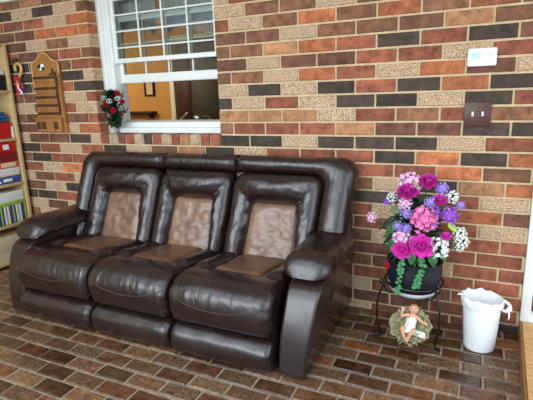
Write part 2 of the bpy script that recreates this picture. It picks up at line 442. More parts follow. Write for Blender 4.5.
# kitchen beyond the window
m = MB()
m.box(-6.1, FX0 + .001, .101, .25, 0, 2.5); m.box(FX1 - .001, .1, .101, .25, 0, 2.5); m.box(FX0 + .001, FX1 - .001, .101, .25, 0, 1.127); m.box(FX0 + .001, FX1 - .001, .101, .25, 2.171, 2.5)
tag(m.build('wall_front_inside', MT['int_white'], smooth=False), kind='structure')
tag(MB().box(-6.0, 0, 2.75, 2.85, 0, 2.5).build('wall_rear_inside', MT['yellow_wall'], smooth=False), kind='structure')
tag(MB().box(-6.1, -6.0, .25, 2.85, 0, 2.5).build('wall_left_inside', MT['yellow_wall'], smooth=False), kind='structure')
tag(MB().box(-.0, .1, .25, 2.85, 0, 2.5).build('wall_right_inside', MT['yellow_wall'], smooth=False), kind='structure')
tag(MB().box(-6.1, .1, .1, 2.85, 2.5, 2.56).build('ceiling_inside', MT['int_white'], smooth=False), kind='structure')
tag(MB().box(-6.1, .1, .25, 2.85, -.06, 0).build('floor_inside', MT['int_floor'], smooth=False), kind='structure')
YB = 2.75
pL, pR = at(171, 90, 1, YB).x, at(175.5, 90, 1, YB).x
m = MB(); m.rbox(pL, pR, YB - .03, YB, 0, 2.2, .004); m.rbox(pR - .02, -1.6, YB - .03, YB, 2.12, 2.2, .004)
tag(m.build('trim_2', MT['white_paint']), kind='structure')
d2 = empty('door_2', (pR + .5, YB, 0), kind='structure')
m = MB(); m.box(pR, pR + .62, YB - .02, YB - .001, 0, 2.12)
for a in (.06, .35):
    for z0, z1 in ((.2, .9), (1.0, 1.9)): m.rbox(pR + a, pR + a + .21, YB - .028, YB - .015, z0, z1, .004)
m.build('door_panel', MT['maroon'], d2)
cx0, cx1 = pR + .63, -.6
cab = empty('pantry_cabinet', ((cx0 + cx1) / 2, 2.5, 0), 'tall dark pantry cabinet inside the kitchen right of the maroon door', 'cabinet')
MB().rbox(cx0, cx1, 2.25, 2.74, 0, 2.1, .006).build('carcass', MT['dark_int'], cab)
nd = 4
for i in range(nd):
    a = cx0 + (cx1 - cx0) * i / nd; b = cx0 + (cx1 - cx0) * (i + 1) / nd
    d = MB().rbox(a + .006, b - .006, 2.225, 2.249, .1, 2.06, .006).build('door', MT['dark_int'], cab)
    MB().ball((a + .05 if i % 2 else b - .05, 2.212, 1.1), .014, 8).build('knob', MT['steel'], d)
# picture on the kitchen wall
a = at(144, 75, 1, YB); b = at(155.5, 96, 1, YB)
pic = empty('wall_picture', ((a.x + b.x) / 2, YB - .02, (a.z + b.z) / 2), 'small dark framed picture on mustard kitchen wall seen through the window', 'picture')
m = MB()
for q in ((a.x, a.x + .025, b.z, a.z), (b.x - .025, b.x, b.z, a.z), (a.x, b.x, a.z - .025, a.z), (a.x, b.x, b.z, b.z + .025)): m.rbox(q[0], q[1], YB - .03, YB - .001, q[2], q[3], .003)
m.build('picture_frame', MT['black_plastic'], pic)
MB().box(a.x + .02, b.x - .02, YB - .015, YB - .002, b.z + .02, a.z - .02).build('picture_sheet', MT['cream'], pic, False)
# dark rail shelf
a = at(117, 113, 1, YB); b = at(157, 111, 1, YB)
rail = empty('wall_shelf', ((a.x + b.x) / 2, YB, 1.2), 'narrow dark shelf on mustard kitchen wall below the framed picture', 'shelf')
MB().rbox(a.x, b.x, YB - .12, YB - .001, a.z - .02, a.z + .02, .005).build('shelf_board', MT['dark_int'], rail)
for x in (a.x + .1, b.x - .08): MB().prism([(YB - .1, a.z - .021), (YB - .001, a.z - .021), (YB - .001, a.z - .12)], 0, x - .012, x + .012).build('bracket', MT['dark_int'], rail)
a = at(152, 119, 1, 2.2)
tb = empty('kitchen_table', (a.x, 2.2, 0), 'dark kitchen table standing against the mustard wall inside', 'table')
MB().rbox(a.x - .5, a.x + .35, 1.95, 2.55, a.z - .1, a.z - .06, .006).build('tabletop', MT['dark_int'], tb)
for sx in (-.45, .30):
    for sy in (2.0, 2.5): MB().rbox(a.x + sx - .025, a.x + sx + .025, sy - .025, sy + .025, 0, a.z - .1, .005).build('leg', MT['dark_int'], tb)
m = MB(); m.lathe([(.06, 0), (.085, .03), (.09, .06), (.082, .06), (.05, .012)], (a.x, 2.2, a.z - .06), 20)
tag(m.build('red_bowl', MT['red_box']), 'red bowl on the kitchen table just above the window sill', 'bowl')
# faucet behind the sill
fa = at(199, 121, 1, .34)
fc = empty('sink_faucet', (fa.x, .34, 1.1), 'chrome faucet standing behind the sill at right of the open window', 'faucet')
m = MB(); m.lathe([(.03, 1.10), (.03, 1.13), (.018, 1.14), (.018, 1.2)], (fa.x, .34, 0), 14)
m.build('faucet_base', MT['steel'], fc)
m = MB(); m.tube(smoothpath([(fa.x, .34, 1.18), (fa.x, .345, 1.225), (fa.x + .01, .38, 1.245), (fa.x + .035, .43, 1.235), (fa.x + .045, .45, 1.20)], 5), .017, 10); m.ball((fa.x - .005, .335, 1.225), (.03, .03, .026), 12); m.build('spout', MT['steel'], fc)
l0 = at(180, 120, 1, .34); l1 = at(187, 113, 1, .34)
m = MB(); m.tube([(l0.x, .34, 1.1), (l0.x, .34, l0.z), l1], [.012, .010, .007], 8); m.ball(l1, .009, 8)
tag(m.build('faucet_lever', MT['steel']), 'slim chrome lever behind the window sill left of the chrome faucet', 'lever')  # handle lever that goes with the faucet
kc = empty('kitchen_counter', (-3, .55, 0), 'pale topped kitchen counter inside under the window', 'counter')
MB().rbox(-5.6, -.4, .26, .85, 1.04, 1.10, .006).build('countertop', MT['int_white'], kc); MB().rbox(-5.58, -.42, .262, .82, .002, 1.039, .006).build('counter_base', MT['dark_int'], kc)
# lace valances
for (x0, x1, zb, seed, lab) in ((-2.74, -2.27, 1.875, 1, 'grey lace valance at left behind the upper panes'), (-2.24, -1.62, 1.885, 2, 'grey lace valance at right behind the upper panes')):
    rows = []
    nx = 60
    for j in range(13):
        tz = j / 12; row = []
        for i in range(nx + 1):
            u = i / nx
            zlow = zb + .035 * math.sin(PI * u * 3 + seed) ** 2 + .02 * math.sin(u * 40)
            z = 2.2 + (zlow - 2.2) * tz
            y = .262 + .022 * math.sin(u * 34 + seed + tz * .8) * (.35 + .65 * tz)
            row.append((x0 + (x1 - x0) * u, y, z))
        rows.append(row)
    v = empty('lace_valance', ((x0 + x1) / 2, .26, 2.2), lab, 'curtain', 'lace valances')
    MB().grid(rows).build('curtain_cloth', MT['lace'], v)
    MB().tube([(x0 - .01, .262, 2.205), (x1 + .01, .262, 2.205)], .009, 8).build('curtain_rod', MT['white_paint'], v)

# ---------------------------------------------------------------- door at the right edge
dr = empty('door_1', ((DX0 + DX1) / 2, .05, .1), kind='structure')
m = MB()
m.rbox(DX0, DX0 + .05, -.02, .09, .0, DZ1, .004); m.rbox(DX1 - .05, DX1, -.02, .09, .0, DZ1, .004); m.rbox(DX0 + .049, DX1 - .049, -.019, .089, DZ1 - .05, DZ1 - .001, .004)
m.rbox(DX0 + .049, DX1 - .049, -.019, .089, .001, .145, .004)
m.build('door_frame', MT['white_paint'], dr)
m = MB(); m.rbox(DX0 + .045, DX1 - .045, .03, .075, .14, DZ1 - .045, .004)
for i in range(5):
    a = DX0 + .09 + i * .165; m.rbox(a, a + .12, .022, .05, .25, DZ1 - .15, .008)
p = m.build('door_panel', MT['door_wood'], dr)
# bamboo step in front of it
st = empty('wooden_step', (.7, -.6, 0), 'light bamboo slatted step on the floor in front of the white framed door', 'step')
e = lambda y: .283 + (y + .006) * .038
m = MB(); ys = [-.025 - i * .036 for i in range(60)]
for y in ys: 
    m.rbox(e(y) + .012, 1.24, y - .034, y, .082, .1, .002, 1)
m.build('slatted_top', MT['bamboo'], st)
m = MB(); m.prism([(e(-.024), -.024), (1.24, -.024), (1.24, -2.19), (e(-2.19), -2.19)], 2, .002, .0815); 
m.prism([(e(-.024), -.024), (e(-.024) + .011, -.024), (e(-2.19) + .011, -2.19), (e(-2.19), -2.19)], 2, .0816, .1)
m.build('step_base', MT['bamboo_edge'], st, False)

# ================================================================== SOFA
sofa = empty('reclining_sofa', (-1.765, -.45, 0), 'dark brown three seat leather reclining sofa with tan inset panels against the brick wall', 'sofa')
AX0, AX1 = -2.83, -.70; SB = [-2.675, -2.05, -1.47, -.855]
def nz(p, s, a): return noise.noise(Vector(p) * s) * a
# base / carcass
MB().rbox(-2.66, -.87, -.80, -.06, .035, .30, .02).build('sofa_base', MT['black_plastic'], sofa)
for x in (-2.6, -.95):
    for y in (-.75, -.14): MB().lathe([(.03, 0), (.035, .04)], (x, y, 0), 14).build('foot', MT['black_plastic'], sofa)

seat_prof = smoothpath([(0, -.20, .375), (0, -.32, .392), (0, -.50, .412), (0, -.64, .432), (0, -.76, .452), (0, -.845, .447), (0, -.905, .405), (0, -.930, .340), (0, -.924, .275), (0, -.906, .222), (0, -.862, .190)], 6)
foot_prof = smoothpath([(0, -.80, .186), (0, -.868, .185), (0, -.905, .168), (0, -.930, .135), (0, -.934, .095), (0, -.922, .052), (0, -.902, .020), (0, -.865, .008), (0, -.80, .006)], 5)
def loft_x(prof, x0, x1, R, wr, nx=44, seed=0, inset=1.0, tuck=.0):
    """a padded panel: profile in (y,z) run along x with rounded, gathered ends"""
    n = len(prof)
    nor = []
    for i in range(n):
        t = (prof[min(i + 1, n - 1)] - prof[max(i - 1, 0)]).normalized(); nor.append(Vector((0, -t.z, t.y)))
    # outward: away from the panel's middle
    cy = sum(p.y for p in prof) / n; cz = sum(p.z for p in prof) / n
    s = sum((p.y - cy) * q.y + (p.z - cz) * q.z for p, q in zip(prof, nor))
    if s < 0: nor = [-q for q in nor]
    rows = []
    for i in range(nx + 1):
        u = i / nx
        u = .5 - .5 * math.cos(PI * u) * (.55 + .45 * abs(math.cos(PI * u)))
        x = x0 + (x1 - x0) * u
        d = min(u, 1 - u) * (x1 - x0)
        e = R * (1 - math.sqrt(max(0, 1 - (1 - min(d / R, 1)) ** 2))) * inset
        row = []
        for j, (p, q) in enumerate(zip(prof, nor)):
            s_ = j / (n - 1)
            w = wr(x, u, s_, d) if wr else 0
            row.append(Vector((x, p.y, p.z)) + q * (w - e))
        rows.append(row)
    return rows, nor
def seat_wr(x0, x1, seed):
    def f(x, u, s, d):
        a = 0.012 * math.sin(PI * min(max(u, 0), 1)) * math.exp(-((s - .62) / .2) ** 2)                    # crowned middle
        # pleats gathered at the upper front edge, fading downward
        g = math.exp(-((s - .66) / .11) ** 2)
        a += .0075 * g * noise.noise(Vector((x * 32 + seed * 7, s * 3, seed)))
        # crumples by the ends
        a += .006 * math.exp(-d / .05) * noise.noise(Vector((x * 9, s * 26, seed * 3.1)))
        a += .004 * noise.noise(Vector((x * 5, s * 7, seed * 5.3)))
        # valley beside the tan inset on the flat of the seat
        return a
    return f
def prof_at(rows, u, s):
    i = u * (len(rows) - 1); j = s * (len(rows[0]) - 1); i0 = min(int(i), len(rows) - 2); j0 = min(int(j), len(rows[0]) - 2); a = i - i0; b = j - j0
    return (rows[i0][j0] * (1 - a) * (1 - b) + rows[i0 + 1][j0] * a * (1 - b) + rows[i0][j0 + 1] * (1 - a) * b + rows[i0 + 1][j0 + 1] * a * b)
for k in range(3):
    x0, x1 = SB[k] + .006, SB[k + 1] - .006
    rows, nor = loft_x(seat_prof, x0, x1, .05, seat_wr(x0, x1, k + 1), 52)
    m = MB(); m.grid(rows)
    # close underside and ends
    n = len(rows[0]); 
    m.add([rows[0][j] for j in range(n)], [tuple(range(n))]); m.add([rows[-1][j] for j in range(n)], [tuple(range(n - 1, -1, -1))])
    m.add([rows[0][0], rows[-1][0], rows[-1][-1], rows[0][-1]], [(0, 1, 2, 3)])
    seat = m.build('seat_cushion', MT['dark'], sofa, True, 60)
    # tan inset on the seat flat
    cxm = (x0 + x1) / 2; hw = .165
    sr = []
    def surf(x, y):
        # profile height at y
        for j in range(len(seat_prof) - 1):
            a, b = seat_prof[j], seat_prof[j + 1]
            if a.y >= y >= b.y: return a.z + (b.z - a.z) * (a.y - y) / (a.y - b.y)
        return .4
    for i in range(25):
        u = i / 24; row = []
        for j in range(17):
            v = j / 16
            x = cxm + (u - .5) * 2 * (hw - .012 * v); y = -.27 - v * .415
            d = min(u, 1 - u) * 2 * hw; dv = min(v, 1 - v) * .415
            pf = (1 - (1 - min(d / .05, 1)) ** 2) ** .5 * (1 - (1 - min(dv / .06, 1)) ** 2) ** .5
            row.append((x, y, surf(x, y) - .006 + .022 * pf + .002 * noise.noise(Vector((x * 14, y * 14, k)))))
        sr.append(row)
    tag(MB().grid(sr).build('seat_inset', MT['tan_seat'], seat, True, 180), 'tan leather seat inset')
    # dark bolsters beside the inset
    for s in (-1, 1):
        xa = cxm + s * (hw + .004); xb = x1 - .012 if s > 0 else x0 + .012
        br = []
        for i in range(17):
            u = i / 16; row = []
            for j in range(21):
                v = j / 20; x = xa + (xb - xa) * u; y = -.26 - v * .43
                pf = (1 - abs(2 * u - 1) ** 2.4) ** .55 if 0 < u < 1 else 0
                pv = (1 - (1 - min(min(v, 1 - v) * .43 / .09, 1)) ** 2) ** .5
                row.append((x, y, surf(x, y) - .012 + .040 * pf * pv + .004 * noise.noise(Vector((x * 20, y * 9, k * 3)))))
            br.append(row)
        MB().grid(br).build('seat_bolster', MT['dark'], seat, True, 180)
    # stitched smile seam on the front
    n = len(rows[0]); pts = []
    for i in range(41):
        u = .035 + .93 * i / 40; s = .60 + .105 * (1 - (2 * u - 1) ** 2)
        pts.append(prof_at(rows, (math.acos(max(-1, min(1, 1 - 2 * u))) / PI), s) )
    # project on x properly: rows are unevenly spaced, so search by x
    pts = []
    for i in range(41):
        u = .03 + .94 * i / 40; x = x0 + (x1 - x0) * u; s = .635 + .095 * (1 - (2 * u - 1) ** 2)
        ii = min(range(len(rows) - 1), key=lambda q: 0 if rows[q][0].x <= x <= rows[q + 1][0].x else 1)
        t = (x - rows[ii][0].x) / (rows[ii + 1][0].x - rows[ii][0].x)
        pts.append(prof_at(rows, (ii + t) / (len(rows) - 1), s))
    MB().tube(pts, .0028, 6).build('seam', MT['seam'], seat)
    # foot panel
    def fw(x, u, s, d, k=k): return .003 * noise.noise(Vector((x * 12, s * 5, k * 9.7))) + .004 * math.exp(-d / .05) * noise.noise(Vector((x * 20, s * 18, k)))
    rows, _ = loft_x(foot_prof, x0, x1, .035, fw, 44)
    m = MB(); m.grid(rows); n = len(rows[0])
    m.add([rows[0][j] for j in range(n)], [tuple(range(n))]); m.add([rows[-1][j] for j in range(n)], [tuple(range(n - 1, -1, -1))])
    m.add([rows[0][0], rows[-1][0], rows[-1][-1], rows[0][-1]], [(0, 1, 2, 3)])
    m.build('footrest', MT['dark_smooth'], sofa, True, 60)

# backrests
BY, BZ, TY, TZ = -.29, .36, -.078, .97
BL = math.hypot(TY - BY, TZ - BZ); VY, VZ = (TY - BY) / BL, (TZ - BZ) / BL; NY, NZ = -VZ, VY
def BP(x, v, h):
    return Vector((x + .045 * max(v, 0), BY + (TY - BY) * v + h * NY, BZ + (TZ - BZ) * v + h * NZ))
def outline(xl, xr, v0, vt, r, nb=16, nc=8, nt=16, xlb=None, xrb=None):
    """open path up the left side, over a rounded top, down the right; r in metres"""
    rv = r / BL; xlb = xl if xlb is None else xlb; xrb = xr if xrb is None else xrb
    P = []
    for i in range(nb): t = i / nb; P.append((xlb + (xl - xlb) * t, v0 + (vt - rv - v0) * t))
    for i in range(nc): a = PI - (PI / 2) * i / nc; P.append((xl + r + r * math.cos(a), vt - rv + rv * math.sin(a)))
    for i in range(nt): t = i / nt; P.append((xl + r + (xr - xl - 2 * r) * t, vt))
    for i in range(nc): a = PI / 2 - (PI / 2) * i / nc; P.append((xr - r + r * math.cos(a), vt - rv + rv * math.sin(a)))
    for i in range(nb + 1): t = i / nb; P.append((xr + (xrb - xr) * t, vt - rv + (v0 - vt + rv) * t))
    return P
def band(inner, outer, hfun, ts):
    rows = []
    n = len(inner)
    for i in range(n):
        a, b = inner[i], outer[i]; row = []
        for t, h in ts:
            x = a[0] + (b[0] - a[0]) * t; v = a[1] + (b[1] - a[1]) * t
            row.append(BP(x, v, hfun(i / (n - 1), t, h, x, v)))
        rows.append(row)
    return rows
VF = .865   # fold between head bolster and top roll
for k in range(3):
    x0, x1 = SB[k] + .004, SB[k + 1] - .004; cxm = (x0 + x1) / 2
    ox0 = -2.825 if k == 0 else x0; ox1 = -.668 if k == 2 else x1
    m = MB(); 
    m.prism([(-.03, .06), (-.03, .90), (-.042, .945), (TY + .02, .945), (BY + .03, BZ), (BY + .03, .06)], 0, ox0 + .012, ox1 - .012)
    bk = m.build('backrest', MT['dark_smooth'], sofa, True, 35)
    # padded U around the inset
    inn = outline(cxm - .145, cxm + .15, .02, .565, .03, xlb=cxm - .157, xrb=cxm + .183)
    out = outline(x0, x1, .02, VF, .075)
    ts = []
    for i in range(19):
        t = i / 18; ts.append((t, (1 - abs(2 * t - 1) ** 2.3) ** .6 if 0 < t < 1 else 0))
    def hf(s, t, h, x, v, k=k):
        top = 1 - min(1, abs(s - .5) / .22) ** 2
        base = .012 + .02 * top * t
        w = .007 * noise.noise(Vector((x * 16, v * 9, k * 2.3))) + .008 * (1 - t) * noise.noise(Vector((x * 12 + 5, v * 22, k * 4.1)))
        # crumples at the inner corners
        cr = math.exp(-(((abs(x - (inn[0][0] + inn[-1][0]) / 2) - .17) / .06) ** 2 + ((v - .5) / .12) ** 2))
        w += .022 * cr * noise.noise(Vector((x * 20, v * 40, k * 1.7)))
        return base + h * (.072 + .030 * max(top, 0)) + w * min(1, h * 2)
    MB().grid(band(inn, out, hf, ts)).build('back_bolster', MT['dark'], bk, True, 180)
    # tan inset
    rows = []
    for i in range(25):
        u = i / 24; row = []
        for j in range(33):
            v = j / 32
            hw = .175 + (.155 - .175) * v + .008
            x = cxm + .014 - .012 * v + (2 * u - 1) * hw; vv = .01 + v * .575
            d = min(u, 1 - u) * 2 * hw; dv = (1 - v) * .57 * BL
            pf = (1 - (1 - min(d / .06, 1)) ** 2) ** .5 * (1 - (1 - min(dv / .06, 1)) ** 2) ** .5
            w = .010 * noise.noise(Vector((x * 9 + vv * 9, vv * 7 - x * 9, k * 3 + 1))) + .005 * noise.noise(Vector((x * 26, vv * 30, k + 5)))
            row.append(BP(x, vv, .004 + .034 * pf + w * pf))
        rows.append(row)
    tag(MB().grid(rows).build('back_inset', MT['tan'], bk, True, 180), 'tan leather back inset')
    # top roll, running down the outer side of the end seats
    out2 = []; inn2 = []
    vt = 1.05
    full = outline(x0, x1, .02, VF, .075)
    fo = outline(ox0, ox1, .02, vt, .11)
    n = len(full)
    for i in range(n):
        s = i / (n - 1)
        if k == 1 or (k == 0 and i > 28) or (k == 2 and i < 28): pass
        inn2.append(full[i]); out2.append(fo[i])
    lo, hi = 0, n
    if k == 0: hi = 16 + 8 + 16 + 1
    if k == 2: lo = 16 + 8
    if k == 1: lo, hi = 16 + 8, 16 + 8 + 16 + 1
    inn2 = full[lo:hi]; out2 = fo[lo:hi]
    if k in (0, 1):   # square the right-hand end of the roll
        e = [(x1 - .075 + .075 * t, VF) for t in (.35, .7, 1)]; inn2 = inn2 + e
        out2 = [(a, vt) if i >= len(out2) - 17 else (a, b) for i, (a, b) in enumerate(out2)] + [(x1 - .075 + .075 * t, vt) for t in (.35, .7, 1)]
        out2[-4] = (x1 - .078, vt); 
    if k in (1, 2):
        e = [(x0 + .075 * t, VF) for t in (0, .3, .65)]; inn2 = e + inn2; out2 = [(x0 + .075 * t, vt) for t in (0, .3, .65)] + out2
        out2[3] = (x0 + .078, vt)
    if k in (0, 1):
        a, b = (len(inn2) - 20, len(inn2)) ; 
    # even spacing of the straight top stretch on the outer path so rows stay square to the roll
    for i in range(len(inn2)):
        xi, vi = inn2[i]
        if abs(vi - VF) < 1e-6:
            xo = xi
            if k == 0 and xi < x0 + .22: continue_ = True
            else: continue_ = False
            if k == 2 and xi > x1 - .22: continue_ = True
            if not continue_: out2[i] = (xo, vt)
    ts = [(0, .0), (.05, .42), (.14, .72), (.28, .92), (.45, 1.0), (.62, .96), (.76, .8), (.88, .5), (.96, .12), (1.0, -.3), (1.0, -.55), (.97, -.8)]
    L = len(inn2)
    def hf2(s, t, h, x, v, k=k):
        e = 1
        if k != 0: d = x - x0
        else: d = 9
        d2 = (x1 - x) if k != 2 else 9
        dd = min(d, d2)
        if v > .7: e = .25 + .75 * (1 - (1 - min(max(dd, 0) / .035, 1)) ** 2) ** .5
        w = .006 * noise.noise(Vector((x * 7, v * 22, k * 6.1 + 2)))
        return .02 + .068 * h * (e if h > 0 else 1) + (w if h > .3 else 0)
    rows = band(inn2, out2, hf2, ts)
    m = MB(); m.grid(rows)
    nn = len(ts); m.add(rows[0], [tuple(range(nn))]); m.add(rows[-1], [tuple(range(nn - 1, -1, -1))])
    m.build('top_roll', MT['dark'], bk, True, 70)

# arms
def arm(xo, xi, side):
    xa, xb = min(xo, xi), max(xo, xi); w = xb - xa
    prof = smoothpath([(-.872, .004), (-.872, .10), (-.866, .20), (-.845, .29), (-.80, .365), (-.74, .412), (-.66, .44), (-.55, .452), (-.3, .46), (-.075, .46)] and
                      [Vector((0, a, b)) for a, b in [(-.872, .012), (-.866, .12), (-.848, .23), (-.815, .33), (-.778, .41), (-.735, .452), (-.66, .474), (-.55, .486), (-.3, .486), (-.09, .486)]], 4)
    m = MB(); R = .014; nx = 20; rows = []
    pr = prof
    nor = []
    for i in range(len(pr)):
        t = (pr[min(i + 1, len(pr) - 1)] - pr[max(i - 1, 0)]).normalized(); nor.append(Vector((0, -t.z, t.y)))
    for i in range(nx + 1):
        u = i / nx; u = .5 - .5 * math.cos(PI * u); x = xa + w * u; d = min(u, 1 - u) * w
        e = R * (1 - math.sqrt(max(0, 1 - (1 - min(d / R, 1)) ** 2)))
        uu = (u if side > 0 else 1 - u); fl_ = side * (.052 * uu + .02 * (1 - uu))
        rows.append([Vector((x + fl_ * p.z / .45, p.y, p.z)) + q * (.003 * noise.noise(Vector((x * 9, p.y * 7, p.z * 7))) - e) for p, q in zip(pr, nor)])
    m.grid(rows)
    n = len(pr)
    for r_, rev in ((rows[0], False), (rows[-1], True)):
        v = list(r_) + [Vector((r_[0].x, -.09, .012))]
        f = tuple(range(len(v))); m.add(v, [f if not rev else f[::-1]])
    m.add([rows[0][0], rows[-1][0], Vector((xb, -.09, .012)), Vector((xa, -.09, .012))], [(0, 1, 2, 3)])
    m.add([rows[0][-1], rows[-1][-1], Vector((xb, -.09, .012)), Vector((xa, -.09, .012))], [(0, 3, 2, 1)])
    a = m.build('arm', MT['dark_smooth'], sofa, True, 45)
    # pillow pad on top
    cx = (xa + xb) / 2 + side * .022; rows = []
    ny = 34
    for i in range(ny + 1):
        t = i / ny; y = -.735 + t * .60
        # length profile: plump rounded nose, thinner at the back
        e = (1 - (1 - min(t / .2, 1)) ** 2.2) ** .5
        e2 = (1 - (1 - min((1 - t) / .1, 1)) ** 2) ** .5
        hw = (.058 + .076 * e) * (.55 + .45 * e2); up = .098 * e * (1 - .12 * t) * (.4 + .6 * e2); dn = .03 * e
        zc = .505 - .022 * (1 - min(t / .14, 1)) ** 2 + .01 * t
        row = []
        for q in range(28):
            a_ = 2 * PI * q / 28; c, s = math.cos(a_), math.sin(a_)
            px = hw * math.copysign(abs(c) ** .8, c); pz = (up * abs(s) ** .8 if s > 0 else -dn * abs(s) ** .8)
            ws = .012 * noise.noise(Vector((c * 2.5 + side, y * 18 + c * 4, s * 3))) + .010 * math.exp(-t / .15) * noise.noise(Vector((c * 7, y * 9, s * 5 + 3)))
            row.append(Vector((cx + px * (1 + ws * 4), y, zc + pz * (1 + ws * 6))))
        rows.append(row)
    m = MB(); m.grid(rows, True); m.add(rows[0], [tuple(range(27, -1, -1))]); m.add(rows[-1], [tuple(range(28))])
    m.build('arm_pad', MT['dark'], a, True, 80)
    return a
aL = arm(AX0, SB[0] - .012, -1); aR = arm(AX1, SB[3] + .012, 1)
m = MB(); m.rbox(-.672, -.658, -.545, -.505, .30, .385, .004); m.build('recliner_latch', MT['black_plastic'], aR)

# ================================================================== PLANT STAND, FLOWERS
SC = Vector((-.278, -.20, 0))
stand = empty('plant_stand', SC, 'black wrought iron three legged plant stand holding the flower pot', 'plant stand')
def ring(z, r, tr, n=40): 
    m = MB(); m.tube([SC + Vector((r * math.cos(2 * PI * i / n), r * math.sin(2 * PI * i / n), z)) for i in range(n)], tr, 8, True); return m
ring(.335, .158, .006).build('top_ring', MT['iron'], stand)
ring(.262, .10, .005).build('base_ring', MT['iron'], stand)
for ang in (-42, -150, 84):
    a = math.radians(ang); d = Vector((math.cos(a), math.sin(a), 0)); z = Vector((0, 0, 1))
    rz = [(.10, .262), (.150, .275), (.162, .325), (.174, .352), (.160, .372), (.148, .358)]
    pts = smoothpath([SC + d * r + z * h for r, h in [(.10, .262), (.145, .272), (.166, .30), (.176, .34), (.190, .356), (.198, .34), (.185, .326)]], 6)
    m = MB(); m.tube(pts, .0048, 8)
    leg = smoothpath([SC + d * r + z * h for r, h in [(.168, .335), (.188, .29), (.206, .235), (.212, .17), (.205, .10), (.19, .045), (.186, .012), (.20, .006), (.225, .006)]], 6)
    m.tube(leg, .0055, 8)
    m.build('leg', MT['iron'], stand)

pot = empty('flower_pot', SC + Vector((0, 0, .27)), 'black planter of pink and purple artificial flowers on the iron stand', 'flower pot')
PZ = .27
m = MB(); prof = [(.095, PZ + .004), (.112, PZ + .012), (.136, PZ + .06), (.148, PZ + .11), (.150, PZ + .15), (.146, PZ + .175), (.152, PZ + .185), (.152, PZ + .196), (.142, PZ + .196), (.136, PZ + .16)]
m.lathe(prof, (SC.x, SC.y, 0), 36); m.build('pot_body', MT['pot'], pot)
m = MB(); m.lathe([(.10, PZ - .003), (.118, PZ + .002), (.134, PZ + .022), (.138, PZ + .03), (.132, PZ + .03), (.115, PZ + .012)], (SC.x, SC.y, 0), 36); tag(m.build('saucer', MT['white'], pot), 'white saucer under the pot')

def petal(m, base, direction, up, L, W, curl, n=5):
    """a cupped petal from base along direction; curl lifts the tip along up"""
    d = direction.normalized(); s = d.cross(up).normalized(); u = s.cross(d).normalized()
    rows = []
    for i in range(n + 1):
        t = i / n; w = W * math.sin(PI * (.12 + .80 * t)) ** .7
        c = base + d * (L * (t - .15 * curl * t * t)) + u * (L * curl * t * t)
        rows.append([c + s * (w * q) + u * (W * .35 * q * q) for q in (-1, -.5, 0, .5, 1)])
    m.grid(rows)
CPOS = CAM
def basis(nrm):
    n = nrm.normalized(); a = Vector((0, 0, 1)).cross(n)
    if a.length < .1: a = Vector((1, 0, 0))
    a.normalize(); return n, a, n.cross(a)
def peony(c, nrm, R, m, parent, name='peony'):
    n, a, b = basis(nrm); B = MB()
    for ringi, (cnt, L, curl, tilt, wd) in enumerate(((8, 1.0, .25, .15, .42), (7, .82, .5, .4, .40), (6, .6, .7, .8, .34), (5, .4, .8, 1.3, .26))):
        for i in range(cnt):
            th = 2 * PI * (i + .37 * ringi) / cnt + rnd.uniform(-.15, .15)
            d = (a * math.cos(th) + b * math.sin(th)) + n * (tilt + rnd.uniform(-.1, .1))
            petal(B, c + n * (R * .08 * ringi), d, n, R * L * rnd.uniform(.9, 1.08), R * wd, curl)
    B.ball(c + n * R * .2, R * .25, 8)
    return B.build(name, m, parent, True, 180)
def cluster(c, nrm, R, m, parent, name, cnt=26, fr=.30, ms=None):
    """a head of many small four petalled florets over a dome"""
    n, a, b = basis(nrm); B = MB(); B.cur = 1
    green = name == 'white_blossom'
    B.ball(c - n * R * .2, R * (.6 if green else .8), 10); B.cur = 0
    for i in range(cnt):
        q = (i + .5) / cnt; ph = math.acos(1 - 1.25 * q); th = i * 2.399963
        d = n * math.cos(ph) + (a * math.cos(th) + b * math.sin(th)) * math.sin(ph)
        p = c - n * R * .2 + d * R * rnd.uniform(.68, 1.08)
        n2, a2, b2 = basis(d)
        o = rnd.uniform(0, 6)
        for k in range(5):
            t2 = o + 2 * PI * k / 5
            petal(B, p, a2 * math.cos(t2) + b2 * math.sin(t2) + n2 * rnd.uniform(.2, .8), n2, R * fr * rnd.uniform(.9, 1.4), R * fr * .5, .2, 3)
    return B.build(name, [m, MT['dkgreen'] if green else m], parent, True, 180)
def leafy(p0, d, up, L, W, m, parent, name='leaf', B=None):
    own = B is None; B = B or MB()
    d = d.normalized(); s = d.cross(up).normalized(); u = s.cross(d)
    rows = []
    for i in range(8):
        t = i / 7; w = W * (math.sin(PI * t ** .75) if t < 1 else 0)
        c = p0 + d * L * t - u * L * .28 * t * t
        rows.append([c - s * w + u * w * .25, c, c + s * w + u * w * .25])
    B.grid(rows)
    return B.build(name, m, parent, True, 180) if own else None
core = Vector((SC.x, SC.y, .50))
def fl(px, py, Y): return at(px, py, 1, Y)
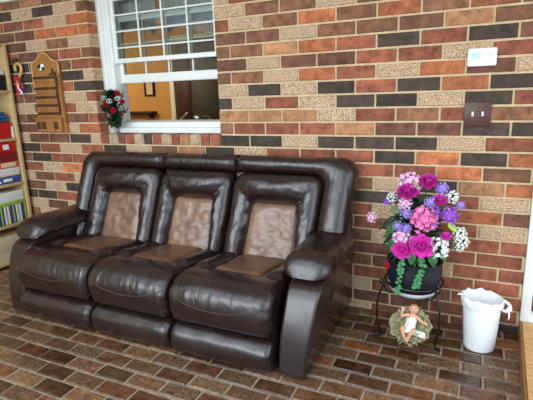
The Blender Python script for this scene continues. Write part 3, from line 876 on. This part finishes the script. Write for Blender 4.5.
heads = [
 ('peony', 403, 250, -.335, .052, 'magenta', 'bright magenta peony at lower left of the bouquet'), ('peony', 421, 247, -.345, .062, 'magenta', 'largest bright magenta peony low in the bouquet'),
 ('peony', 408, 194, -.28, .054, 'deep_magenta', None), ('peony', 428, 184, -.24, .046, 'deep_magenta', None), ('peony', 439, 202, -.28, .034, 'deep_magenta', None),
 ('peony', 445, 237, -.31, .024, 'magenta', None),
 ('carnation', 423, 219, -.33, .056, 'pink', None), ('carnation', 402, 237, -.32, .042, 'pale_pink', None), ('carnation', 405, 203, -.315, .030, 'pale_pink', None),
 ('carnation', 410, 182, -.24, .050, 'pale_pink', None), ('carnation', 372, 217, -.25, .026, 'pale_pink', None),
 ('statice', 431, 202, -.29, .030, 'lilac', None), ('statice', 450, 215, -.27, .042, 'purple', None), ('statice', 461, 205, -.24, .022, 'lilac', None),
 ('statice', 442, 188, -.22, .034, 'lilac', None), ('statice', 407, 213, -.31, .032, 'lilac', None), ('statice', 398, 226, -.31, .026, 'lilac', None), ('statice', 407, 228, -.32, .026, 'lilac', None),
 ('statice', 433, 223, -.27, .030, 'lilac', None), ('statice', 388, 201, -.24, .022, 'purple', None), ('statice', 436, 212, -.26, .030, 'purple', None),
 ('white_blossom', 460, 233, -.25, .030, 'white_petal', None), ('white_blossom', 462, 241, -.26, .032, 'white_petal', None), ('white_blossom', 460, 247, -.26, .022, 'white_petal', None), ('white_blossom', 439, 248, -.33, .046, 'white_petal', None), ('white_blossom', 453, 197, -.24, .028, 'white_petal', None),
 ('white_blossom', 392, 197, -.26, .024, 'white_petal', None), ('red_blossom', 388, 265, -.27, .020, 'red_petal', None), ('white_blossom', 447, 198, -.26, .018, 'pale_pink', None),
]
stems = MB()
for kind, px, py, Y, R, mm, lab in heads:
    c = fl(px, py, Y); out = (c - core); nrm = (out.normalized() + (CAM - c).normalized() * 1.1 + Vector((0, 0, .25)))
    if kind == 'peony': o = peony(c, nrm, R * 1.2, MT[mm], pot)
    else: o = cluster(c, nrm, R, MT[mm], pot, kind, cnt=int(16 + R * 300), fr=.34 if kind != 'statice' else .26)
    if lab: o['label'] = lab
    stems.tube(smoothpath([core - Vector((0, 0, .06)), core + out * .5 + Vector((0, 0, .03)), c - nrm.normalized() * .012], 4), .003, 5)
stems.build('stems', MT['green'], pot)
B = MB(); B2 = MB()
for i in range(260):
    th = rnd.uniform(0, 2 * PI); ph = rnd.uniform(-.1, 1.45)
    d = Vector((math.cos(th) * math.cos(ph), math.sin(th) * math.cos(ph) * .8, math.sin(ph)))
    p = core + Vector((0, 0, .02)) + Vector((d.x * .14, d.y * .12, d.z * .27)) * rnd.uniform(.3, 1.0)
    if p.y > -.03: continue
    leafy(p, d + Vector((rnd.uniform(-.5, .5), rnd.uniform(-.5, .3), rnd.uniform(-.3, .3))), Vector((0, 0, 1)) + Vector((.1, -.3, 0)), rnd.uniform(.05, .085), rnd.uniform(.012, .02), None, None, B=B if i % 3 else B2)
B.build('foliage', MT['dkgreen'], pot, True, 180)['kind'] = 'stuff'
B2.build('foliage', MT['green'], pot, True, 180)['kind'] = 'stuff'
def big_leaf(px0, py0, px1, py1, Y, W, mm):
    a = at(px0, py0, 1, Y); b = at(px1, py1, 1, Y - .02); leafy(a, b - a, (CAM - a), (b - a).length, W, MT[mm], pot)
big_leaf(403, 208, 388, 212, -.27, .022, 'olive'); big_leaf(396, 222, 384, 238, -.27, .022, 'green'); big_leaf(398, 236, 386, 250, -.28, .02, 'green'); big_leaf(448, 222, 458, 233, -.27, .016, 'yellow_green')
big_leaf(432, 252, 434, 269, -.35, .024, 'green'); big_leaf(412, 252, 411, 266, -.36, .022, 'green'); big_leaf(455, 240, 460, 254, -.25, .012, 'green'); big_leaf(395, 215, 377, 232, -.25, .014, 'dkgreen'); big_leaf(398, 230, 381, 246, -.24, .014, 'dkgreen')
big_leaf(441, 252, 446, 262, -.33, .018, 'green'); big_leaf(418, 188, 411, 181, -.27, .014, 'yellow_green'); big_leaf(440, 205, 452, 230, -.25, .010, 'dkgreen')
for pts in ([(401, 258), (401, 268), (399, 280), (397, 292)], [(421, 258), (423, 266), (419, 277), (416, 288)]):
    path = smoothpath([at(px, py, 1, -.362) for px, py in pts], 5); B = MB(); B.tube(path, .002, 5)
    for i, p in enumerate(path):
        for s in (-1, 1):
            if rnd.random() < .3: continue
            d = Vector((s * rnd.uniform(.5, 1), -.3, rnd.uniform(-.8, .2))); leafy(p, d, Vector((0, -1, .3)), rnd.uniform(.017, .027), .009, None, None, B=B)
    B.build('ivy_vine', MT['ivy'], pot, True, 180)

# ================================================================== BABY FIGURINE ON A STRAW CRADLE
CO = Vector((-.262, -.415, .158)); EX = Vector((1, .08, 0)).normalized(); EV = Vector((0, .53, .85)).normalized(); EN = EX.cross(EV).normalized()
if EN.y > 0: EN = -EN
def cl(a, b, c): return CO + EX * a + EV * b + EN * c
crd = empty('straw_cradle', (CO.x, CO.y, 0), 'small green and gold straw cradle on dark wooden feet below the plant stand', 'cradle')
rows = []
for j in range(13):
    t = j / 12; row = []
    for i in range(72):
        a = 2 * PI * i / 72
        rim = 1 + .05 * math.sin(a * 9) + .04 * math.sin(a * 14 + 1)
        r = t * rim * (.092 + .01 * math.cos(2 * a)); ex = r * math.cos(a) * 1.05; ev = r * math.sin(a) * 1.06
        dep = -.012 + .032 * t ** 2.5 + .007 * t * math.sin(a * 18 + t * 5) + .004 * noise.noise(Vector((ex * 60, ev * 60, 1)))
        row.append(cl(ex, ev, dep))
    rows.append(row)
for dz, sc in ((-.03, .98), (-.06, .7), (-.07, .2)):
    rows.append([cl(0, 0, 0) + (q - CO) * sc + EN * dz for q in rows[12]])
MB().grid(rows, True).build('straw_bed', MT['straw'], crd, True, 180)
B = MB()
for i in range(170):
    a = rnd.uniform(0, 2 * PI); r = rnd.uniform(.045, .084); c = cl(r * math.cos(a) * 1.05, r * math.sin(a) * 1.16, .012 + .02 * (r / .1) ** 2)
    d = (EX * math.cos(a + rnd.uniform(-.9, .9)) + EV * math.sin(a + rnd.uniform(-.9, .9)) * 1.1 + EN * rnd.uniform(-.1, .3)).normalized()
    leafy(c, d, EN, rnd.uniform(.014, .024), .0036, None, None, B=B)
B.build('straw_strands', MT['straw'], crd, True, 180)['kind'] = 'stuff'
m = MB(); m.rbox(CO.x - .058, CO.x + .058, CO.y - .045, CO.y + .05, .045, .06, .004); m.build('cradle_deck', MT['cradle'], crd)
for sx in (-1, 1):
    for sy in (-1, 1):
        m = MB(); m.tube([(CO.x + sx * .048, CO.y + sy * .034, .05), (CO.x + sx * .058, CO.y + sy * .04, .0)], [.010, .008], 8); m.build('leg', MT['cradle'], crd)
m = MB(); m.tube([(CO.x, CO.y + .0, .055), (CO.x, CO.y + .0, .1)], .04, 12); m.build('cradle_post', MT['cradle'], crd)

baby = empty('baby_figurine', cl(0, 0, .01), 'painted baby figurine in white cloth lying on the straw cradle with one hand raised', 'figurine')
B = MB()
def limb(pts, rad, k=4):
    P = smoothpath([cl(*p) for p in pts], k); n = len(P); R = []
    for i in range(n):
        t = i / (n - 1) * (len(rad) - 1); a = min(int(t), len(rad) - 2); R.append(rad[a] + (rad[a + 1] - rad[a]) * (t - a))
    B.tube(P, R, 10); B.ball(P[0], R[0], 8); B.ball(P[-1], R[-1], 8)
limb([(-.004, -.03, .022), (-.002, .0, .026), (.002, .03, .026), (.006, .056, .026)], [.021, .024, .022, .017])      # trunk
limb([(.006, .055, .028), (.009, .068, .032)], [.010, .010], 3)                                                     # neck
B.ball(cl(.011, .088, .038), .0255, 14); B.ball(cl(.010, .079, .047), .017, 10)                                     # skull, cheeks
limb([(-.012, .055, .028), (-.030, .052, .034), (-.044, .046, .042), (-.046, .062, .054), (-.044, .072, .060)], [.010, .0095, .0085, .0075, .006])   # raised arm
limb([(.024, .052, .028), (.040, .042, .032), (.052, .030, .032), (.064, .024, .034), (.070, .021, .035)], [.010, .0095, .0085, .0072, .006])        # resting arm
limb([(-.012, -.030, .024), (-.030, -.022, .042), (-.036, -.020, .056), (-.028, -.048, .046), (-.016, -.070, .036), (-.014, -.076, .048)], [.0145, .0135, .0115, .0100, .0075, .006])
limb([(.010, -.032, .024), (.020, -.026, .046), (.020, -.028, .060), (.004, -.050, .050), (-.004, -.072, .042), (-.004, -.080, .052)], [.0145, .0135, .0115, .0100, .0075, .006])
for hand, dirs in (((-.043, .074, .061), [(-.010, .014, .002), (-.004, .017, .004), (.002, .017, .004), (.007, .013, .002), (.011, .004, .004)]),
                   ((.071, .0205, .035), [(.012, .006, .0), (.015, .001, .001), (.015, -.004, .001), (.012, -.009, .0), (.003, .011, .003)])):
    B.ball(cl(*hand), .0075, 8)
    for q in dirs:
        e = tuple(hand[i] + q[i] for i in range(3)); mid = tuple(hand[i] + q[i] * .55 + (.001 if i == 2 else 0) for i in range(3))
        B.tube([cl(*hand), cl(*mid), cl(*e)], [.0030, .0027, .0021], 6); B.ball(cl(*e), .0022, 6)
B.ball(cl(.0105, .0795, .0645), .0035, 6)      # nose
B.ball(cl(-.0145, .084, .036), (.004, .004, .006), 6); B.ball(cl(.036, .084, .036), (.004, .004, .006), 6)   # ears
tmp = B.build('body_tmp', MT['skin'], None)
md = tmp.modifiers.new('r', 'REMESH'); md.mode = 'VOXEL'; md.voxel_size = .0017; md.use_smooth_shade = True
ms = tmp.modifiers.new('s', 'SMOOTH'); ms.factor = .5; ms.iterations = 3
dg = bpy.context.evaluated_depsgraph_get(); dg.update()
me = bpy.data.meshes.new_from_object(tmp.evaluated_get(dg)); me.name = 'body'
bpy.data.objects.remove(tmp)
me.materials.clear(); me.materials.append(MT['skin'])
bo = bpy.data.objects.new('body', me); COL.objects.link(bo); bo.parent = baby; me.transform(baby.matrix_basis.inverted())
me.polygons.foreach_set('use_smooth', [True] * len(me.polygons))
# hair cap
R3 = Matrix((EX, EV, EN)).transposed()
rows = []
for j in range(9):
    ph = j / 8 * 1.75; row = []
    for i in range(24):
        a = 2 * PI * i / 24; r = .0268 + .0008 * math.sin(a * 7 + j)
        q = Vector((math.sin(ph) * math.cos(a), math.cos(ph), math.sin(ph) * math.sin(a)))
        # tip the cap to the back of the head
        q = Vector((q.x, q.y * math.cos(.75) + q.z * math.sin(.75), -q.y * math.sin(.75) + q.z * math.cos(.75)))
        row.append(cl(.011, .088, .038) + EX * q.x * r + EV * q.y * r + EN * q.z * r)
    rows.append(row)
MB().grid(rows, True).build('hair', MT['hair'], baby, True, 180)
for s in (-1, 1): MB().ball(cl(.0105 + s * .0085, .0885, .0615), .0026, 8).build('eye', MT['eye'], baby)
MB().ball(cl(.0105, .0725, .0625), (.0042, .0016, .0016), 8, None).build('mouth', MT['red_petal'], baby)
# cloth wrap round chest and hips
rows = []
for j in range(15):
    t = j / 14; v = -.036 + t * .078; row = []
    for i in range(36):
        a = 2 * PI * i / 36
        r = (.0275 if t < .5 else .0265) + .0018 * math.sin(a * 6 + t * 9) - .002 * abs(2 * t - 1) ** 3 + (.004 * (1 - t / .25) if t < .25 else 0)
        row.append(cl(-.004 + .009 * t + r * 1.05 * math.cos(a), v + .003 * math.sin(a * 2), .025 + r * .95 * math.sin(a)))
    rows.append(row)
MB().grid(rows, True).build('cloth_wrap', MT['cloth'], baby, True, 180)
rows = []
for i in range(15):
    u = i / 14; row = []
    for j in range(9):
        v = j / 8; row.append(cl(.02 + .06 * u, -.015 - .03 * v - .012 * u, .020 + .006 * math.sin(u * 9 + v * 4) + .008 * u))
    rows.append(row)
MB().grid(rows).build('cloth_tail', MT['cloth'], baby, True, 180)

# ================================================================== WASTE BIN
BC = Vector((.080, -.205, 0))
bn = empty('waste_bin', BC, 'small round white waste bin on the floor right of the plant stand', 'bin')
m = MB(); m.lathe([(.070, .004), (.076, .0), (.079, .006), (.097, .275), (.104, .278), (.104, .288), (.096, .288), (.094, .27), (.075, .012)], BC, 40, False)
m.add([BC + Vector((.076 * math.cos(2 * PI * i / 40), .076 * math.sin(2 * PI * i / 40), .002)) for i in range(40)], [tuple(range(39, -1, -1))])
m.add([BC + Vector((.075 * math.cos(2 * PI * i / 40), .075 * math.sin(2 * PI * i / 40), .012)) for i in range(40)], [tuple(range(40))])
m.build('bin_body', MT['white'], bn)
rows = []
for j, (r, z) in enumerate([(.03, .16), (.07, .18), (.086, .235), (.092, .285), (.099, .297), (.106, .291), (.1075, .275), (.1055, .262), (.104, .252)]):
    row = []
    for i in range(80):
        a = 2 * PI * i / 80
        w = noise.noise(Vector((math.cos(a) * 4, math.sin(a) * 4, j * .35)))
        lip = 1 if j >= 4 else .5
        dz = .012 * w * lip + .010 * math.sin(a - 2.0) * (1 if 3 <= j <= 5 else 0) + (.018 * noise.noise(Vector((math.cos(a) * 7, math.sin(a) * 7, 4))) if j >= 7 else 0)
        rr = r + (.004 * noise.noise(Vector((math.cos(a) * 9, math.sin(a) * 9, j))) if j < 4 or j > 5 else .002 * w)
        row.append(BC + Vector((rr * math.cos(a), rr * math.sin(a), z + dz)))
    rows.append(row)
lin_bag = empty('bin_liner', BC + Vector((0, 0, .3)), 'white plastic bag lining the white bin and knotted at its right rim', 'bag')
m = MB(); m.grid(rows, True); m.build('bag_film', MT['bag'], lin_bag, True, 180)
m = MB(); kx = BC + Vector((.112, -.03, .268))
m.tube(smoothpath([BC + Vector((.10, -.02, .296)), kx + Vector((.012, -.004, .018)), kx + Vector((.020, -.006, -.004)), kx + Vector((.008, -.008, -.022)), kx + Vector((-.012, -.008, -.020))], 6), [.006 + .004 * math.sin(i) ** 2 for i in range(25)], 8)
m.ball(kx + Vector((.016, -.004, -.012)), (.014, .011, .014), 10)
m.tube(smoothpath([kx + Vector((.014, -.006, -.018)), kx + Vector((.018, -.010, -.045)), kx + Vector((.016, -.010, -.07))], 4), [.007, .006, .005, .005, .004, .004, .0035, .003, .002], 6)
m.build('bag_knot', MT['bag'], lin_bag, True, 180)
m = MB(); kx = BC + Vector((-.105, -.01, .285)); m.tube([kx + Vector((.01, 0, .01)), kx + Vector((-.012, -.004, .012)), kx + Vector((-.02, -.005, .004))], [.008, .006, .002], 6); m.build('bag_corner', MT['bag'], lin_bag, True, 180)
m = MB()
for i in range(7):
    a = rnd.uniform(0, 6); r = rnd.uniform(0, .045); m.ball(BC + Vector((r * math.cos(a), r * math.sin(a), .225 + rnd.uniform(-.01, .02))), (rnd.uniform(.02, .03), rnd.uniform(.02, .03), .018), 7)
q = m.build('crumpled_paper', MT['paper'], None, True, 50); tag(q, 'pale crumpled paper rubbish inside the white bin', 'paper', kind='stuff')

# ================================================================== THERMOSTAT, SWITCH
th = empty('thermostat', (-.010, -.02, 1.54), 'white rectangular thermostat with small green screen on the brick wall', 'thermostat')
MB().rbox(-.078, .060, -.030, .002, 1.495, 1.585, .008, 3).build('thermostat_case', MT['white'], th)
MB().rbox(-.064, -.014, -.0325, -.028, 1.536, 1.566, .001, 1).build('screen', MT['lcd'], th)
m = MB()
m.rbox(-.058, -.040, -.0333, -.031, 1.545, 1.558, .0004, 1)
for dx, dz in ((-.013, 0), (.013, 0), (0, .008), (0, -.008)):
    b = MB(); b.prism([(.024 + dx - .0045, 1.552 + dz - .003), (.024 + dx + .0045, 1.552 + dz - .003), (.024 + dx, 1.552 + dz + .004)], 1, -.0315, -.029); b.build('button', MT['grey'], th, False)
sw = empty('light_switch', (-.012, -.01, 1.247), 'brown double light switch plate with two white toggles below the thermostat', 'light switch')
MB().rbox(-.078, .054, -.010, .002, 1.182, 1.312, .004, 2).build('switch_plate', MT['brown_plate'], sw)
for x in (-.035, .013):
    m = MB(); m.rbox(x - .005, x + .005, -.022, -.009, 1.238, 1.262, .002, 2, None); m.build('toggle', MT['white'], sw)
    for z in (1.205, 1.29):
        m = MB(); m.lathe([(.003, -.0008), (.0028, .0006), (.001, .001)], (x, -.0108, z), 8, xf=Matrix.Rotation(PI / 2, 3, 'X')); m.build('screw', MT['plaque_dark'], sw)

# ================================================================== WOODEN WALL PLAQUE
PX, PZ0, PZ1 = -3.198, 1.135, 1.765
pq = empty('wooden_plaque', (PX, -.015, 1.45), 'varnished wooden wall plaque with peaked top, slats of pegs and two small boxes', 'plaque')
half = [(0, 1.765), (.03, 1.758), (.055, 1.738), (.08, 1.715), (.11, 1.702), (.138, 1.692), (.150, 1.675), (.150, 1.60), (.146, 1.45), (.150, 1.30), (.160, 1.20), (.163, 1.135)]
outl = [(PX + a, b) for a, b in half] + [(PX - a, b) for a, b in half[::-1][:-1]]
m = MB(); m.prism(outl, 1, -.028, -.002); m.build('back_board', MT['plaque'], pq, True, 30)
edge = [(PX - a, -.026, b) for a, b in half[::-1][3:]] + [(PX + a, -.026, b) for a, b in half[1:-4]]
MB().tube(edge, .006, 6).build('edge_moulding', MT['plaque_light'], pq)
m = MB(); xf = Matrix.Rotation(-.6, 3, 'Y')
m.ball((PX - .025, -.036, 1.655), (.034, .010, .022), 12, xf); tag(m.build('bird_ornament', MT['white'], pq), 'small white and black oval ornament')
m = MB(); m.ball((PX - .038, -.042, 1.66), (.022, .009, .018), 10, xf); m.ball((PX - .004, -.043, 1.645), (.010, .008, .012), 8); m.build('ornament_patch', MT['black_plastic'], pq)
m = MB(); m.tube(smoothpath([(PX + .085, -.03, 1.64), (PX + .095, -.04, 1.62), (PX + .085, -.045, 1.595), (PX + .062, -.045, 1.60)], 5), .006, 8); m.build('hook', MT['plaque_dark'], pq)
for z in (1.575, 1.490, 1.420, 1.355, 1.290):
    m = MB(); m.rbox(PX - .138, PX + .105, -.040, -.028, z - .010, z + .010, .003); sl = m.build('slat', MT['plaque_dark'], pq)
    m = MB(); m.rbox(PX - .120, PX + .100, -.036, -.028, z - .046, z - .014, .003); lt = m.build('peg_strip', MT['plaque'], pq)
    for i in range(6): MB().ball((PX - .10 + i * .036, -.037, z - .030), (.0055, .004, .006), 6).build('peg', MT['plaque_dark'], lt)
m = MB()
for i in range(10): m.ball((PX + .118 + .006 * math.sin(i), -.038, 1.60 - i * .034), (.010, .008, .018), 8)
m.tube([(PX + .118, -.036, 1.61), (PX + .122, -.036, 1.28)], .005, 6); m.build('bead_string', MT['plaque_dark'], pq)
m = MB(); m.rbox(PX - .150, PX + .135, -.060, -.028, 1.142, 1.245, .004); m.rbox(PX - .155, PX + .14, -.065, -.028, 1.245, 1.256, .002); m.build('box_front', MT['plaque'], pq)
for x in (PX - .115, PX - .055, PX + .085): MB().rbox(x - .022, x + .022, -.066, -.055, 1.165, 1.225, .003).build('opening_shade', MT['plaque_dark'], pq)  # raised dark blocks: shade inside the box openings, put in as colour

# cane-shaped ornament with ribbon
cane = empty('cane_ornament', (-3.53, -.03, 1.6), 'small beige cane shaped hanger with red and white ribbon left of the plaque', 'ornament')
cp = [at(x, y, 1, -.03) for x, y in ((16, 71), (15, 66), (18, 63.5), (21, 67), (21, 73), (18.5, 79), (17.5, 86))]
MB().tube(smoothpath(cp, 6), .013, 10).build('cane', MT['plaque_light'], cane)
m = MB(); m.rbox(cp[1].x - .03, cp[1].x + .01, -.03, -.004, cp[1].z - .02, cp[1].z + .06, .004); m.build('hanger_plate', MT['plaque_dark'], cane)
for dx, zl, mm in ((-.012, 1.44, 'red_petal'), (.012, 1.45, 'pale_pink'), (.03, 1.50, 'red_petal')):
    b0 = cp[5] + Vector((dx * .4, -.012, 0)); rows = []
    for i in range(12):
        t = i / 11; z = b0.z + (zl - b0.z) * t; x = b0.x + dx * t + .006 * math.sin(t * 7 + dx * 90)
        rows.append([(x - .009, -.045 + .006 * math.sin(t * 9), z), (x + .009, -.040 + .008 * math.sin(t * 8 + 1), z)])
    MB().grid(rows).build('ribbon', MT[mm], cane)
m = MB()
for s in (-1, 1):
    m.tube([cp[5] + Vector((s * (.006 + .02 * math.sin(PI * i / 10)), -.016, .02 * math.sin(2 * PI * i / 10))) for i in range(11)], .006, 6)
m.build('bow', MT['red_petal'], cane)

# ================================================================== SHELF UNIT ON THE LEFT WALL
SX = -3.60
sh = empty('bookcase', (-3.78, -.5, 0), 'tall pale pine bookcase of games and boxes at the left edge', 'bookcase')
Y0, Y1 = -.95, -.035
MB().rbox(-3.95, SX, Y1 - .028, Y1, 0, 1.86, .003).build('side_panel', MT['wood'], sh)
MB().rbox(-3.95, SX, Y0, Y0 + .028, 0, 1.86, .003).build('side_panel', MT['wood'], sh)
MB().box(-3.957, -3.951, Y0, Y1, 0, 1.86).build('back_panel', MT['wood'], sh, False)
ZS = [(.02, .045), (.338, .362), (.688, .712), (1.068, 1.092), (1.465, 1.489), (1.835, 1.86)]
for a, b in ZS: MB().rbox(-3.95, SX - .002, Y0 + .03, Y1 - .03, a, b, .003).build('shelf', MT['wood'], sh)
YE = Y1 - .032
def carton(name, z0, h, y1, y0, m, lab, cat='box', x1=SX - .02, x0=-3.90, patch=None, grp=None):
    o = empty(name, ((x0 + x1) / 2, (y0 + y1) / 2, z0), lab, cat, grp)
    MB().rbox(x0, x1, y0, y1, z0 + .0005, z0 + h * .8, .003).build('carton', MT[m], o)
    MB().rbox(x0 - .002, x1 + .003, y0 - .003, y1 + .002, z0 + h * .45, z0 + h - .0005, .003).build('lid', MT[m], o)
    if patch:
        for (ya, yb, za, zb, pm) in patch:
            MB().box(x1 + .0025, x1 + .004, y1 - (y1 - y0) * yb, y1 - (y1 - y0) * ya, z0 + h * za, z0 + h * zb).build('printed_label', MT[pm], o, False)
    return o
yL = -.62
carton('storage_box', 1.489, .125, YE - .008, yL, 'black_box', 'black box on the uppermost shelf compartment under a white box')
carton('storage_box', 1.614, .04, YE - .014, yL, 'paper', 'flat white box lying on the black box in the uppermost compartment')
carton('storage_box', 1.092, .135, YE - .03, yL, 'red_box', 'tall plain bright red box below the folded blue cloth')
cb = empty('folded_cloth', (-3.77, -.35, 1.228), 'folded blue cloth lying on top of the tall red box', 'cloth')
for i in range(3):
    m = MB(); m.rbox(-3.9, SX - .03 + .008 * (i % 2), yL + .02 * i, YE - .03 - .01 * i, 1.2285 + i * .029, 1.2285 + (i + 1) * .029 - .001, .012, 3); m.build('fold', MT['blue'], cb)
m = MB(); m.rbox(-3.9, SX - .015, YE - .026, YE - .008, 1.0925, 1.19, .002); tag(m.build('white_booklet', MT['paper']), 'thin white booklet upright between red box and bookcase side', 'booklet')
z = .712
for h, mm, lab, patch in ((.062, 'box_blue', 'blue patterned game box lowest of the stack in the middle compartment', [(.15, .3, .3, .7, 'paper'), (.34, .6, .2, .5, 'paper'), (.7, .8, .3, .8, 'teal')]),
                   (.068, 'paper', 'white game box above the blue one in the bookcase stack', [(.0, .5, .05, .25, 'cream')]),
                   (.055, 'orange', 'orange game box with pale label in the bookcase stack', [(.05, .3, .2, .85, 'cream')]),
                   (.078, 'dark_red', 'dark red game box between orange and bright red boxes', [(.3, .9, .2, .4, 'red_box')]),
                   (.085, 'red_box', 'bright red game box with black print topmost of its stack', [(.12, .22, .3, .8, 'paper'), (.3, .75, .5, .8, 'black_box'), (.4, .9, .1, .3, 'black_box')])):
    carton('game_box', z, h, YE - .012, yL, mm, lab, patch=patch, grp='game boxes in the middle compartment'); z += h
# striped bin and papers
o = empty('striped_bin', (-3.77, -.35, .362), 'storage bin with lime navy violet and white vertical stripes low in the bookcase', 'storage bin')
ya, yb = YE - .006, yL; nst = 34
m = MB(); seq = [0, 1, 2, 3, 0, 3, 1]
m.cur = 0; m.rbox(-3.9, SX - .02, yb, ya, .3625, .53, .004)
for i in range(nst):
    y1_ = ya - .004 - i * .016; m.cur = seq[i % 7]; m.box(SX - .0215, SX - .0165, y1_ - .0155, y1_, .3655, .525)
m.build('bin_side', [MT['lime'], MT['navy'], MT['violet'], MT['paper']], o, False)
MB().rbox(-3.905, SX - .012, yb - .004, ya + .003, .5305, .555, .006).build('bin_rim', MT['lime'], o)
carton('paper_stack', .5555, .085, YE - .01, yL, 'paper', 'loose stack of white papers on top of the striped bin', 'papers')
carton('storage_box', .045, .22, YE - .01, yL, 'cream', 'cream box in the lowest compartment of the bookcase')

# ================================================================== VASE ON THE WINDOW LEDGE
vp = at(114, 131.5, 1, .045); vp.z = 1.128
vs = empty('flower_vase', vp, 'small frosted vase of red and white flowers at left end of the window ledge', 'vase')
m = MB(); m.lathe([(.026, 0), (.03, .006), (.033, .05), (.038, .085), (.035, .085), (.03, .05), (.026, .012)], vp, 20); m.build('vase_body', MT['vase'], vs)
vc = vp + Vector((0, 0, .12))
for kind, px, py, Y, R, mm in (('rose', 117, 94, .01, .026, 'red_petal'), ('rose', 105.5, 105, .0, .022, 'red_petal'), ('rose', 113, 110.5, -.02, .024, 'red_petal'), ('rose', 122, 102, .02, .022, 'red_petal'),
     ('white_blossom', 103.5, 98, .01, .019, 'white_petal'), ('white_blossom', 109, 101, -.02, .02, 'white_petal'), ('white_blossom', 117.5, 98.5, -.01, .02, 'white_petal')):
    c = at(px, py, 1, Y - .05); nrm = (c - vc).normalized() + (CAM - c).normalized()
    (peony(c, nrm, R, MT[mm], vs, 'rose') if kind == 'rose' else cluster(c, nrm, R * .85, MT[mm], vs, kind, 14, .36))
B = MB()
for i in range(420):
    px = min(122, max(105, rnd.gauss(113, 5))); py = rnd.uniform(93, 124); Y = rnd.uniform(-.03, .06)
    if py > 113: px = 114 + (px - 113) * .6
    p = at(px, py, 1, Y)
    if p.x < -2.66 and p.y > -.02: continue
    d = (p - vc + Vector((rnd.uniform(-.05, .05), rnd.uniform(-.08, .0), rnd.uniform(-.05, .05))))
    leafy(p, d, Vector((0, -.5, 1)), rnd.uniform(.03, .048), .013, None, None, B=B)
B.build('foliage', MT['dkgreen'], vs, True, 180)['kind'] = 'stuff'
for (x1_, y1_, x2_, y2_) in ((117, 126, 121, 112), (118, 128, 124, 108), (116, 120, 128, 108)):
    a, b = at(x1_, y1_, 1, .03), at(x2_, y2_, 1, .02)
    MB().tube(smoothpath([vp + Vector((0, 0, .07)), a, (a + b) / 2 + Vector((.012, 0, 0)), b], 4), .0045, 6).build('twig', MT['twig'], vs)

# ================================================================== LIGHT
w = bpy.data.worlds.new('sky'); scn.world = w; w.use_nodes = True
bg = w.node_tree.nodes['Background']; bg.inputs[0].default_value = (.66, .83, 1.0, 1); bg.inputs[1].default_value = 1.9
def area(name, loc, target, sx, sy, e, col):
    l = bpy.data.lights.new(name, 'AREA'); l.shape = 'RECTANGLE'; l.size = sx; l.size_y = sy; l.energy = e; l.color = col
    o = bpy.data.objects.new(name, l); COL.objects.link(o); o.location = loc
    o.rotation_euler = (Vector(target) - Vector(loc)).to_track_quat('-Z', 'Y').to_euler(); return o
area('porch_window_light', (-2.0, -4.6, 1.85), (-1.0, 0, .8), 3.7, 1.6, 105, (.92, .96, 1))
area('sky_opening_light', (-1.4, -3.4, 3.1), (-1.3, -.6, .4), 4.2, 1.4, 30, (.9, .95, 1))
area('side_window_light', (2.7, -1.9, 1.5), (-.6, -.3, .8), 3.0, 1.8, 30, (1, .93, .84))
pl = bpy.data.lights.new('kitchen_fill_light', 'POINT'); pl.energy = 55; pl.color = (1, .86, .62); pl.shadow_soft_size = .15  # unseen point light, added to light the kitchen interior
po = bpy.data.objects.new('kitchen_fill_light', pl); COL.objects.link(po); po.location = (-5.0, 1.0, 2.2)
